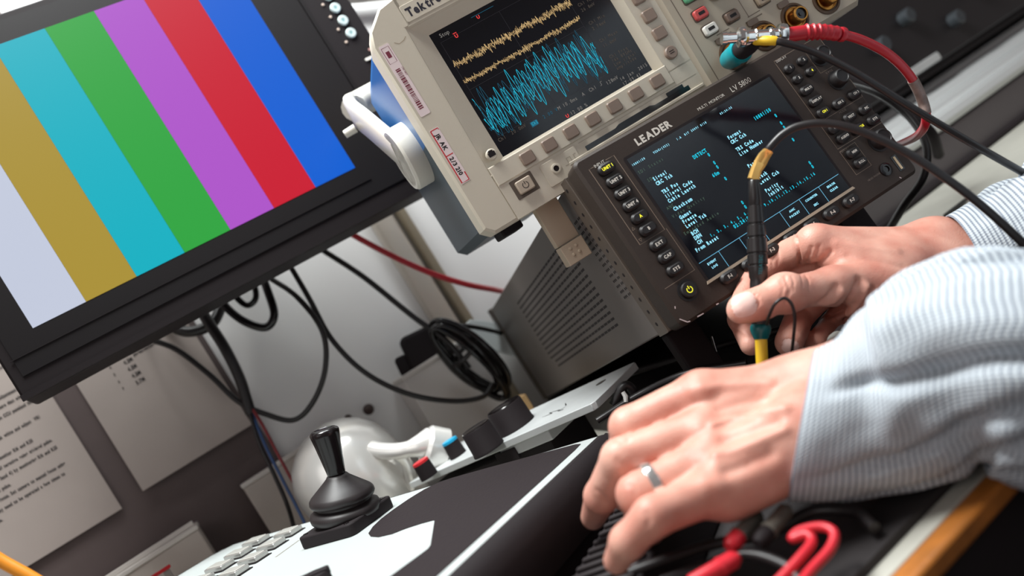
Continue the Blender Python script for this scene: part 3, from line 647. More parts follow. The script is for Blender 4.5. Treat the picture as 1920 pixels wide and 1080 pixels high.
# ================================================================== KNOB PLATE
kz = -.105
kc = np.array([.006, .600, HZ+kz]); kX = np.array([-.762, .647, 0]); kX /= np.linalg.norm(kX); kY = np.array([-kX[1], kX[0], 0])
if kY[1] < 0: kY = -kY
KM = axes_mat(kc, kX, kY, (0, 0, 1)) if np.cross(kX, kY)[2] > 0 else axes_mat(kc, kX, kY, (0, 0, 1))
kp = thing('knob_plate', 'thick aluminium plate carrying black control knobs, rising behind the joystick panel', 'control plate', Matrix.Translation(kc))
def kw(x, y, z=0): return tuple((kX*x+kY*y+np.array([0, 0, z])))
b = MB()
pl_ = [(0, 3), (3, 0), (245, 0), (245, 77), (4, 77), (0, 73)]
n = len(pl_); vs = [kw(x, y, 0) for x, y in pl_]+[kw(x, y, -6) for x, y in pl_]
b.add(vs, [tuple(range(n)), tuple(range(n, 2*n))[::-1]]+[(i, (i+1) % n, (i+1) % n+n, i+n) for i in range(n)])
bm = bmesh.new(); plate = b.build('plate', mat('plate_aluminium', (222, 226, 226), .34, metal=.12, bump=.2, bscale=120, mott=.08, mscale=25), kp, bevel=.6)
bm.from_mesh(plate.data); bmesh.ops.recalc_face_normals(bm, faces=bm.faces); bm.to_mesh(plate.data); bm.free()
def kbox(x0, x1, y0, y1, z0, z1, nm, m, lab=None):
    b = MB(); vs = [kw(x, y, z) for z in (z0, z1) for y in (y0, y1) for x in (x0, x1)]
    b.add(vs, [(0, 2, 3, 1), (4, 5, 7, 6), (0, 1, 5, 4), (2, 6, 7, 3), (0, 4, 6, 2), (1, 3, 7, 5)])
    o = b.build(nm, m, kp, bevel=.5, label=lab); bm = bmesh.new(); bm.from_mesh(o.data); bmesh.ops.recalc_face_normals(bm, faces=bm.faces); bm.to_mesh(o.data); bm.free(); return o
kbox(58, 118, 3, 60, -15, -6.05, 'lower_plate', mat('plate_aluminium', 0)); kbox(100, 125, 1.5, 5, -19, -8, 'clamp', blackm)
kbox(70, 235, 12, 66, -71, -15.2, 'support_block', blackm)
def knob(px, py, r, h, nm, capm, lab, seg=32, rib=False):
    w = onplane(px, py, (0, 0, 1), kc)-kc
    w = w+np.array([w[0]*0, .0, 0]); d = (w+kc-np.array([0, 0, HZ])); d[2] = 0; d /= np.linalg.norm(d)
    c = (w+d*r*.001)*1000; c[2] = 0
    o = MB().lathe([(r+.5, .1), (r+.4, 2), (r, 2.6), (r*.96, h-.8), (r*.93, h), (0, h)] if not capm else [(r, .1), (r*.92, h-2.6), (0, h-2.6)], tuple(c), (0, 0, 1), seg).build(nm, blackm, kp, label=lab, sharp=40)
    if capm: MB().lathe([(r*.92, h-2.6), (r*.9, h-.4), (r*.8, h), (0, h)], tuple(c), (0, 0, 1), seg).build('knob_cap', capm, o)
    else: MB().lathe([(r*.93, h+.01), (r*.9, h+.7), (r*.84, h+.5), (0, h+.5)], tuple(c), (0, 0, 1), seg).build('knob_cap', blackg, o)
    return c
knob(807, 896, 8.6, 17, 'small_knob', mat('cap_red', (206, 40, 48), .4), 'small knob with a red cap')
knob(861, 856, 8.4, 17, 'small_knob', mat('cap_blue', (20, 160, 206), .4), 'small knob with a blue cap')
knob(920, 848, 14, 22, 'knob', None, None); knob(972, 806, 17.5, 22, 'knob', None, 'largest black knob')
b = MB()
for pts in ([(30, 25), (46, 30), (38, 24), (52, 26)], [(26, 30), (34, 40)], [(22, 20), (30, 22), (24, 27)]):
    q = [kw(x+25, y, .12) for x, y in pts]
    for i in range(len(q)-1):
        a_, c_ = Vector(q[i]), Vector(q[i+1]); t_ = (c_-a_).cross(Vector((0, 0, 1))).normalized()*.8
        b.add([a_+t_, c_+t_*.3, c_-t_*.3, a_-t_], [(0, 1, 2, 3)], 0, False)
b.build('plate_scratches', ink, kp)
b = MB(); b.lathe([(5, .15), (3, .3), (0, .3)], kw(28, 56), (0, 0, 1), 16); b.build('plate_screw', chrome, kp)
for x, y in ((232, 20), (246, 24), (238, 38)):
    b = MB(); M_ = Matrix(); b.lathe([(5, .1), (5, 3.5), (0, 3.5)], kw(x, y), (0, 0, 1), 4); b.build('plate_tab', whitep, kp)

# ================================================================== THINGS AROUND THE DESK
# desk lamp (silver dome with curved arm)
silver = mat('silver_paint', (232, 230, 226), .24, metal=.35)
lc = P(655, 888, .80)
lamp = thing('desk_lamp', 'silver domed desk lamp head with a curved arm, lying behind the joystick', 'lamp', Matrix.Translation(lc))
b = MB(); b.lathe([(a_*1.1, z_*1.1) for a_, z_ in [(0, 50), (14, 48.6), (27, 43), (38, 34), (46, 21), (50, 6), (50.5, -14), (49, -40), (46, -60), (0, -60)]], (0, 0, 0), (-.12, -.15, 1), 48); b.build('lamp_shade', silver, lamp, sharp=50)
def lpt(px, py, d): return tuple((P(px, py, d)-lc)*1000)
b = MB(); pts = spline([lpt(697, 842, 0.770), lpt(722, 846, 0.765), lpt(752, 845, 0.760), lpt(782, 838, 0.760), lpt(806, 832, 0.765)], 6)
b.tube([tuple(p) for p in pts], [8.3]*3+[8]*6+[7.8]*6+list(np.linspace(7.8, 15.5, len(pts)-15)), 16)
b.lathe([(0, -4), (5, -3), (7.4, 0), (0, .1)], lpt(697, 842, 0.770), tuple(Vector(lpt(697, 842, 0.770))-Vector(lpt(722, 846, 0.765))), 16)
b.tube([tuple(p) for p in spline([lpt(742, 850, 0.765), lpt(758, 862, 0.770), lpt(768, 884, 0.775), lpt(772, 915, 0.780)], 6)], 6, 12); b.build('lamp_arm', silver, lamp, sharp=60)
p0, p1 = lpt(796, 838, 0.765), lpt(832, 846, 0.770)
b = MB(); b.lathe([(19, 0), (21.5, 3), (22, 20), (20, 20), (19, 4), (0, 4)], p0, tuple(Vector(p1)-Vector(p0)), 32); b.build('lamp_joint', silver, lamp)
b = MB(); b.box(-36, 30, -30, 30, (HZ+DZ*.001-lc[2])*1000+.2, -58); b.build('lamp_base', blackm, lamp, bevel=4)
# boxes
def wbox(name, px, py, d, w, h, dep, m, lab, cat, lid=None, yaw=WY, right=False):
    """box whose front top corner (left one, or right one) is at the pixel"""
    c = P(px, py, d); zt = c[2]; hh = (zt-(HZ+DZ*.001))*1000-.4 if h is None else h
    t = thing(name, lab, cat, frame((c[0], c[1], zt-hh*.001), yaw))
    x0, x1 = (-w, 0) if right else (0, w)
    MB().box(x0, x1, 0, dep, 0, hh-(5 if lid else 0)).build('carton' if 'carton' in lab or 'box' in lab else 'body', m, t, bevel=1.2)
    if lid: MB().box(x0-1, x1+1, -1.5, dep+1, hh-5, hh).build('lid', lid, t, bevel=1.2)
    return t, hh
cream = mat('cream_card', (196, 186, 178), .7, mott=.04); cream2 = mat('cream_lid', (216, 210, 204), .5)
t, hh = wbox('storage_box', 366, 984, .775, 230, None, 60, cream, 'cream box with ridged top edge at the lower left, below the instruction sheet', 'box', cream2, right=True)
MB().box(-229, -1, 6, 12, hh+.1, hh+5).build('divider_sheet', cream2, t, bevel=.6)
wbox('storage_box', 452, 909, .835, 124, None, 26, cream, 'cream box behind the silver lamp, with loose cables in front of it', 'box', cream2)
t, hh = wbox('power_adapter', 752, 707, .90, 92, None, 50, mat('adapter_white', (214, 208, 204), .45), 'white plastic box on the desk below the coiled black cable', 'box', cream2)
wbox('junction_block', 931, 775, .86, 40, None, 26, mat('tan_block', (196, 160, 112), .6), 'tan block beside the largest black knob', 'block')
# cup-like cap
c = P(392, 1046, .735)
b = MB(); b.lathe([(0, 0), (14, -1), (19, -6), (20.5, -16), (20.5, -(c[2]-(HZ+DZ*.001))*1000), (0, -(c[2]-(HZ+DZ*.001))*1000)], (0, 0, 0), (0, 0, 1), 32); b.build('plastic_canister', whitep, mw=Matrix.Translation(c), label='round white plastic canister beside the cream box at lower left', cat='canister')
# red tipped clips
for i, (px, py) in enumerate(((308, 1064), (286, 1078))):
    c = P(px, py, .73); hgt = (c[2]-(HZ+DZ*.001))*1000
    t = thing('red_tipped_clip', ('red-tipped grey clip, nearer to the white canister', 'red-tipped grey clip, nearer to the frame edge')[i], 'clip', frame((c[0], c[1], HZ+DZ*.001), WY), 'red-tipped clips in front of the cream box')
    MB().rr(-3, 3, 0, hgt-3, 1, -1.5, 1.5).build('clip_stem', mat('clip_grey', (150, 142, 136), .5), t); MB().rr(-8, 5, hgt-3, hgt, 1, -2.2, 2.2).build('red_tip', mat('cap_red', 0), t)
# metal bracket & cable clips on wall
b = MB(); b.prism([(0, 0), (24, -20), (30, -62), (20, -66), (-30, -18), (-40, 8), (-16, 12)], 0, 4); b.lathe([(4.5, 0), (4, 1.6), (0, 2)], (8, 0, -26), (0, -1, 0)); c = P(912, 602, .975); b.build('metal_bracket', mat('bracket_white', (206, 212, 212), .4), mw=frame(c, WY), bevel=.8, label='pale metal bracket with a screw on the wall beside the dark instrument', cat='bracket')
for i, (px, py) in enumerate(((690, 768), (652, 785))):
    w_ = WM.inverted() @ Vector(P(px, py, 1.0)); 
    b = MB(); b.lathe([(6 if i == 0 else 4.5, 0), (6.5 if i == 0 else 5, 4), (3, 8), (0, 9)], (0, 0, 0), (0, -1, 0), 16); b.build('wall_stud', mat('stud_brown', (70, 54, 50), .6), mw=frame(P(px, py, .93), WY), label=('larger dark stud sticking out above the silver lamp', 'smaller dark stud just left of the larger one')[i], cat='stud', group='dark studs')

# ------------------------------------------------------------------ cables
def cable(name, pts, r, m, lab, cat='cable', group=None, n=10, seg=10, extra=None):
    w = [P(*p) for p in pts]; o = w[0]
    b = MB(); sp = spline([(q-o)*1000 for q in w], n); b.tube([tuple(p) for p in sp], r, seg)
    return b.build(name, m, mw=Matrix.Translation(o), label=lab, cat=cat, group=group, sharp=70)
D = .83
G = 'cables hanging below the monitor'
cable('signal_cable', [(250, 600, .86), (272, 631, D), (330, 655, D), (392, 702, D), (446, 752, D), (500, 777, D), (552, 787, D), (588, 752, D), (610, 690, D), (604, 620, D), (556, 556, .84), (495, 512, .86), (470, 470, .88)], 2.9, rubber, 'thin black cable with the widest loop below the monitor, crossing the thick bundle', group=G)
cable('sleeved_cable_bundle', [(360, 540, .87), (382, 590, .84), (420, 650, .83), (448, 706, .83), (462, 748, .83), (470, 775, .83)], 5.6, rubber, 'thick black sleeved bundle dropping straight from the monitor', group=G)
cable('signal_cable', [(468, 770, .83), (486, 830, .82), (514, 890, .81), (536, 940, .80), (550, 985, .80), (560, 1040, .79)], 2.2, rubber, 'black strand leaving the end of the sleeved bundle', group='strands of the bundle')
cable('signal_cable', [(472, 772, .832), (498, 836, .815), (530, 900, .80), (556, 950, .79), (590, 1020, .78)], 1.6, mat('cable_blue', (56, 84, 130), .4), 'blue strand leaving the end of the sleeved bundle', group='strands of the bundle')
cable('signal_cable', [(474, 768, .828), (494, 800, .82), (520, 850, .81), (550, 905, .80), (575, 950, .79)], 1.6, mat('cable_dark_red', (130, 40, 44), .4), 'dark red strand leaving the end of the sleeved bundle', group='strands of the bundle')
cable('signal_cable', [(520, 460, .88), (540, 492, .85), (580, 560, .84), (622, 636, .84), (684, 698, .84), (764, 738, .85), (848, 752, .87), (905, 744, .885), (925, 720, .90)], 2.9, rubber, 'black cable sagging from the monitor to the foot of the coil', group=G)
cable('signal_cable', [(560, 430, .90), (592, 460, .89), (680, 518, .89), (770, 590, .89), (838, 640, .89), (880, 690, .895)], 3.2, rubber, 'black cable running straight from the monitor into the coil', group=G)
cable('video_cable', [(600, 396, .90), (645, 430, .88), (720, 472, .885), (800, 509, .89), (870, 532, .91), (925, 543, .955), (950, 548, 1.0), (990, 552, 1.04)], 3.4, redc, 'red cable from behind the monitor to behind the dark instrument', group=None)
cable('power_cable', [(400, 520, .88), (412, 560, .85), (450, 598, .84), (496, 614, .84), (514, 590, .84), (500, 540, .85), (480, 490, .88)], 4.4, blackg, 'larger of two glossy black cables in tight loops under the monitor edge', group='tight loops under the monitor')
cable('power_cable', [(425, 520, .88), (436, 548, .86), (462, 572, .855), (480, 556, .855), (470, 510, .87)], 3.4, blackg, 'smaller of two glossy black cables in tight loops under the monitor edge', group='tight loops under the monitor')
cable('power_cable', [(290, 570, .88), (312, 604, .86), (352, 622, .855), (398, 606, .86), (420, 560, .88)], 6, rubber, 'fat dark cable bulging just under the monitor, left of the sleeved bundle')
# coil
cc = P(880, 672, .90)
coil = thing('cable_coil', 'coiled black mains cable hanging beside the dark instrument', 'cable', Matrix.Translation(cc))
ex = np.array([.25, .2, -1.]); ex /= np.linalg.norm(ex); ey = np.array([.8, -.35, .12]); ey /= np.linalg.norm(ey); ez = np.cross(ex, ey)
b = MB()
for k in range(8):
    a_, b_ = rng.uniform(46, 58), rng.uniform(13, 25); th = rng.uniform(-.1, .1); o_ = np.array([rng.uniform(-5, 5), rng.uniform(-8, 8), rng.uniform(-8, 6)])
    pts = [tuple(o_+(math.cos(t+th)*a_)*ex+(math.sin(t)*b_)*ey+ez*rng.uniform(-1, 1)*.6) for t in np.linspace(0, 2*math.pi, 40, endpoint=False)]
    b.tube(pts, rng.uniform(2.8, 3.6), 8, closed=True)
b.build('cable_turns', blackg, coil, sharp=70)
b = MB(); b.tube([tuple(ex*(-8+6*math.sin(t))*.3+ey*30*math.cos(t)*.6+ez*14*math.sin(t)-ex*6) for t in np.linspace(0, 2*math.pi, 20, endpoint=False)], 3, 8, closed=True); b.build('tie', rubber, coil)
cable('mains_cable', [(835, 610, .90), (880, 612, .90), (925, 621, .955), (955, 630, 1.0), (1000, 640, 1.04)], 2.6, rubber, 'short black cable from the coil to behind the dark instrument')
c = P(805, 648, .93)
b = MB(); b.rr(-30, 22, -26, 22, 8, -10, 24, ch=3); b.rr(-44, -28, -20, 4, 5, -6, 18, ch=2); b.build('mains_adapter', blackm, mw=frame(c, R(10), 0, R(-6)), bevel=2, label='black plug adapter half hidden behind the coiled cable', cat='adapter')
# right side cables
cable('power_cable', [(1560, 150, .80), (1640, 172, .76), (1700, 214, .74), (1736, 270, .72), (1732, 330, .72), (1696, 384, .74), (1662, 440, .78)], 3.6, rubber, 'black cable curving down behind the right end of the dark instrument')
cable('signal_cable', [(1562, 128, .90), (1640, 168, .88), (1700, 210, .86), (1745, 250, .86), (1760, 290, .9)], 6, blackm, 'fat blurred black cable lying over the aluminium trunking')
b_red = [(1472, 66, .520), (1520, 60, .520), (1562, 62, .522), (1612, 74, .528), (1666, 102, .535), (1706, 142, .545), (1730, 190, .555), (1736, 228, .56), (1720, 254, .60), (1688, 270, .67), (1650, 285, .74), (1610, 300, .80)]
red = thing('red_bnc_cable', 'red coaxial cable with a ribbed boot leaving the connectors on the oscilloscope', 'cable', Matrix.Translation(P(*b_red[0])))
ro = P(*b_red[0]); sp = spline([(P(*q)-ro)*1000 for q in b_red], 12)
b = MB(); b.tube([tuple(p) for p in sp], [4.7 if i < 26 else 3.1 for i in range(len(sp))], 14); b.build('cable_jacket', redc, red, sharp=70)
b = MB(); 
for i in range(10, 30, 3): b.tube([tuple(sp[i-1]), tuple(sp[i]), tuple(sp[i+1])], [4.6, 6.0-.04*i, 4.6], 16)
b.build('strain_relief', redc, red, sharp=60)
b = MB(); b.tube([tuple(p) for p in sp[62:80]], 3.5, 14); b.build('tape_wrap', mat('tape_grey', (140, 120, 112), .5, mott=.3, mscale=200), red, label='worn grey tape wrap')
# BNC adaptors in front of the scope
t0 = P(1353, 72, .520); bn = thing('bnc_adaptor', 'row of shiny metal coaxial adaptors in front of the oscilloscope sockets', 'connector', Matrix.Translation(t0))
p1 = (P(1474, 64, .520)-t0)*1000; ax = Vector(p1); L = ax.length
b = MB(); b.lathe([(4.2, 0), (4.2, 3), (3.6, 3.2), (3.6, L*.22), (4.6, L*.24), (6.4, L*.26), (7.0, L*.30), (7.0, L*.34), (5.6, L*.37), (4.4, L*.40), (4.4, L*.50), (5.0, L*.52), (4.0, L*.55), (4.0, L*.72), (5.0, L*.74), (5.2, L*.78), (4.2, L*.80), (4.4, L*.86), (6.6, L*.88), (7.0, L*.94), (6.4, L), (0, L)], (0, 0, 0), ax, 28); b.build('adaptor_barrel', chrome, bn, sharp=30)
b = MB(); b.cyl(tuple((P(1400, 70, .520)-t0)*1000), tuple((P(1399, 84, .545)-t0)*1000), 5, 5); b.build('adaptor_stem', chrome, bn, bevel=.4)
# teal-booted cable plugged in first socket
t0 = P(1357, 112, .588); pb = thing('scope_probe_lead', 'black probe lead with a teal boot and yellow sleeve plugged into the oscilloscope', 'cable', Matrix.Translation(t0))
def q(px, py, d): return tuple((P(px, py, d)-t0)*1000)
b = MB(); d0, d1 = Vector(q(1366, 113, .588)), Vector(q(1391, 93, .553)); b.lathe([(6.4, 0), (7.2, 3), (7.6, 12), (7.6, (d1-d0).length*.6), (8.6, (d1-d0).length*.9), (7.2, (d1-d0).length), (0, (d1-d0).length)], d0, d1-d0, 32); b.build('teal_boot', mat('teal_plastic', 0), pb, sharp=50)
b = MB(); d2 = Vector(q(1418, 76, .522)); b.tube([tuple(d1-(d1-d0)*.2), tuple(d1.lerp(d2, .5)), tuple(d2)], [6.8, 6.2, 4.6], 20); b.build('black_boot', blackm, pb, sharp=50)
b = MB(); b.tube([q(1414, 77, .521), q(1417, 76.5, .520), q(1436, 76, .516), q(1454, 76.5, .512), q(1456, 77, .512)], [2.4, 2.9, 3.0, 3.0, 2.5], 18); b.build('yellow_sleeve', yellowp, pb, sharp=60)
lead = [(1450, 76, .513), (1470, 80, .51), (1520, 95, .508), (1600, 134, .505), (1700, 196, .503), (1800, 256, .503), (1880, 302, .508), (1940, 336, .52), (2000, 372, .54)]
b = MB(); b.tube([tuple(p) for p in spline([q(*p) for p in lead], 10)], 2.35, 14); b.build('coaxial_lead', rubber, pb, sharp=70)

# ================================================================== PROBE held in the hand
t0 = P(1414, 338, .492); pr = thing('oscilloscope_probe', 'black ribbed probe with gold collar, teal ring and yellow tip held in the hand', 'probe', Matrix.Translation(t0))
A0 = Vector((0, 0, 0))
def q(px, py, d): return tuple((P(px, py, d)-t0)*1000)
A1 = Vector(q(1426, 615, .486)); ax = A1.normalized(); L = A1.length
def st(f): return f*L
pf = [(3.2, 0), (3.6, .01), (3.9, .16), (3.6, .165), (3.5, .175), (4.4, .18), (4.9, .29), (4.3, .295), (4.3, .305), (5.3, .31), (5.7, .38), (5.0, .385), (5.0, .395), (5.9, .40), (6.2, .49), (5.4, .495), (5.4, .505), (6.0, .51), (5.9, .57), (5.2, .575), (5.2, .585), (5.8, .59), (5.4, .66), (4.9, .67), (5.2, .70), (5.4, .95), (4.6, 1.0), (0, 1.0)]
b = MB(); b.lathe([(r, st(t)) for r, t in pf], A0, ax, 32); b.build('probe_body', mat('probe_black', (34, 30, 30), .3), pr, sharp=40)
b = MB(); b.lathe([(5.2, L*.975), (6.0, L*.985), (6.2, L*1.01), (5.6, L*1.035), (4.6, L*1.06), (4.0, L*1.075), (0, L*1.075)], A0, ax, 30); b.build('teal_ring', mat('teal_dark', (0, 92, 96), .35), pr, sharp=50)
b = MB(); b.lathe([(3.4, L*1.05), (3.6, L*1.08), (3.6, L*1.42), (2.6, L*1.44), (1.2, L*1.5), (0, L*1.52)], A0, ax, 24); b.build('yellow_tip', yellowp, pr, sharp=50)
b = MB(); g = [Vector(q(1412, 338, .492)), Vector(q(1418, 318, .491)), Vector(q(1425, 306, .490)), Vector(q(1433, 292, .488)), Vector(q(1440, 283, .486))]
wv = [3.4, 3.2, 3.7, 3.4, 2.9]; tv = [2.6, 2.2, 1.3, 2.2, 2.6]; vs = []; fs = []
side = Vector((-.51, 0, .86)).normalized(); nv = Vector((0, -1, 0))
for i, p in enumerate(g):
    for sx, sy in ((-1, -.6), (-.6, -1), (.6, -1), (1, -.6), (1, .6), (.6, 1), (-.6, 1), (-1, .6)): vs.append(p+side*wv[i]*sx-nv*tv[i]*sy)
for i in range(4):
    for k in range(8): j = (k+1) % 8; fs.append((i*8+k, i*8+j, i*8+8+j, i*8+8+k))
fs += [tuple(range(8)), tuple(32+k for k in range(8))]
b.add(vs, fs); o = b.build('gold_collar', gold, pr, sharp=25); bm = bmesh.new(); bm.from_mesh(o.data); bmesh.ops.recalc_face_normals(bm, faces=bm.faces); bm.to_mesh(o.data); bm.free()
lead = [(1438, 286, .487), (1446, 274, .485), (1468, 252, .482), (1500, 236, .478), (1548, 231, .472), (1610, 244, .465), (1700, 286, .458), (1790, 346, .452), (1860, 402, .448), (1930, 468, .446), (1990, 530, .45)]
b = MB(); b.tube([tuple(p) for p in spline([q(*p) for p in lead], 12)], 2.45, 14); b.build('coaxial_lead', rubber, pr, sharp=70)
b = MB(); b.tube([tuple(p) for p in spline([q(1437, 608, .476), q(1443, 590, .463), q(1453, 570, .458), (q(1470, 559, .457)), q(1484, 570, .457), q(1490, 595, .459), q(1488, 630, .464), q(1484, 668, .474), q(1478, 720, .48)], 8)], .95, 8); b.build('ground_lead', rubber, pr, sharp=70)
b = MB(); tA = Vector(q(1419, 505, .478)); 
Mt = Matrix.Translation(Vector(q(1429, 516, .4795))) @ Matrix.Rotation(R(-57.5), 4, 'Y')
b.text('TESATEC', 2.2, 0, 0, 0, 0, sx=.9, M=Matrix.Translation(Vector(q(1429, 515, .479))) @ Matrix.Rotation(R(-58+2), 4, 'Y')); b.build('body_lettering', mat('teal_print', (30, 120, 130), .5), pr)

# ================================================================== RIBBED BOX, TOOLS AND LEADS ON THE MAT
y_ = np.array([.505, .863, 0]); x_ = np.array([.863, -.505, 0]); c0 = np.array([-.078, .374, HZ+DZ*.001+.0045])
rb = thing('ribbed_case', 'black case with a ribbed top under the fingertips of the left hand', 'case', axes_mat(c0, x_, y_, (0, 0, 1)))
MB().box(0, 52, 0, 150, 0, 31.5).build('case_body', blackm, rb, bevel=1.5)
b = MB()
for i in range(16): b.box(4, 50, 6+i*8.6, 9.6+i*8.6, 31, 34.5)
b.build('ribs', mat('rib_black', (44, 38, 39), .5), rb, bevel=.9, kind=None)
# test probes and red leads
def tool(name, a, c, r, m1, m2, lab, cat, grp=None):
    A_, C_ = P(*a), P(*c); t = thing(name, lab, cat, Matrix.Translation(A_), grp); d = (C_-A_)*1000; L_ = np.linalg.norm(d)
    MB().lathe([(r*.5, 0), (r, 3), (r, L_*.62), (r*1.15, L_*.64), (r*1.1, L_*.70), (0, L_*.70)], (0, 0, 0), tuple(d), 20).build('handle', m1, t, sharp=40)
    MB().lathe([(r*1.05, L_*.70), (r*1.05, L_*.9), (r*.6, L_), (0, L_)], (0, 0, 0), tuple(d), 20).build('tip_cover', m2, t, sharp=40)
    return t
gh = mat('grip_grey', (100, 96, 88), .5); rt = mat('red_plastic', (214, 40, 54), .4)
tool('test_probe', (1424, 964, .372), (1366, 1026, .352), 3.8, gh, rt, 'grey test probe with a red end, left of the pair below the left wrist', 'probe', 'test probes on the mat')
tool('test_probe', (1478, 952, .368), (1420, 1020, .348), 3.7, gh, blackm, 'plain grey test probe, right of the pair below the left wrist', 'probe', 'test probes on the mat')
tool('test_probe', (1288, 1100, .335), (1384, 1044, .345), 3.7, rt, rt, 'all-red test probe at the bottom edge of the frame', 'probe', 'test probes on the mat')
cable('red_test_lead', [(1450, 1100, .318), (1500, 1046, .325), (1522, 1016, .332), (1512, 1002, .336), (1486, 1010, .338), (1500, 996, .340), (1540, 988, .338), (1564, 1000, .333), (1556, 1030, .327), (1520, 1070, .32), (1490, 1110, .31)], 2.1, rt, 'bright red test lead doubled back in a hairpin near the desk edge')
cable('test_lead', [(1180, 1075, .375), (1260, 1045, .375), (1340, 1020, .375), (1440, 1000, .368), (1520, 960, .372), (1600, 960, .36), (1640, 990, .345)], 2.6, rubber, 'dull black lead lying across the mat below the left hand')
cable('test_lead', [(1240, 1090, .36), (1330, 1060, .355), (1400, 1040, .35), (1470, 1060, .335), (1500, 1090, .325)], 2.6, rubber, 'black lead nearest the bottom edge, beside the red test probe')
# leads between plate and hands
for i, pts in enumerate(([(1180, 700, .70), (1280, 670, .66), (1380, 640, .62), (1500, 610, .6)], [(1120, 790, .60), (1200, 740, .60), (1290, 700, .58), (1400, 680, .56)], [(1150, 760, .62), (1172, 724, .62), (1190, 740, .62), (1188, 768, .62), (1240, 790, .58)])):
    cable('patch_lead', pts, 3 if i < 2 else 4, rubber, ('black lead running just under the front foot of the dark instrument', 'black lead between the aluminium plate and the left hand', 'short thick black loop beside the tip of the aluminium plate')[i])
b = MB(); a = P(1168, 735, .60); e = P(1174, 754, .598); b.tube([(0, 0, 0), tuple((e-a)*500+np.array([1, 0, 0])), tuple((e-a)*1000)], [1.6, 2, 1.6], 8); b.build('cable_tie', whitep, mw=Matrix.Translation(a), label='small white cable tie on the black loop by the plate', cat='cable tie')
for i, (a, e) in enumerate((((1196+60, 590+44, .64), (1300, 690, .63)), ((1334, 632, .62), (1350, 686, .60)))):
    A_, E_ = P(*a), P(*e); MB().tube([(0, 0, 0), tuple((E_-A_)*1000)], .9, 8).build('metal_rod', chrome, mw=Matrix.Translation(A_), label=('thin metal rod under the dark instrument, farther from the right hand', 'thin metal rod next to the right hand')[i], cat='rod', group='thin metal rods')
tool('screwdriver', (1530, 690, .46), (1590, 618, .52), 5.5, mat('grip_pale', (140, 138, 132), .45), blackm, 'grey-handled screwdriver between the right hand and the left sleeve', 'screwdriver')
cable('orange_cable', [(-60, 1010, .46), (0, 1050, .46), (50, 1078, .46), (120, 1120, .46)], 3.6, mat('orange_jacket', (226, 140, 30), .4), 'orange cable crossing the lower left corner of the photo')
b = MB(); b.rr(-26, 26, 0, 8, 2, -3, 3, ch=.5)
c = P(1770, 400, .84); c[2] = HZ+DZ*.001
MB().tube([(0, 0, 3), (38, 18, 3)], [3, 2], 10).build('pen', mat('pen_dark', (60, 60, 58), .4), mw=Matrix.Translation(c), label='small dark pen lying on the pale desk behind the right wrist', cat='pen')
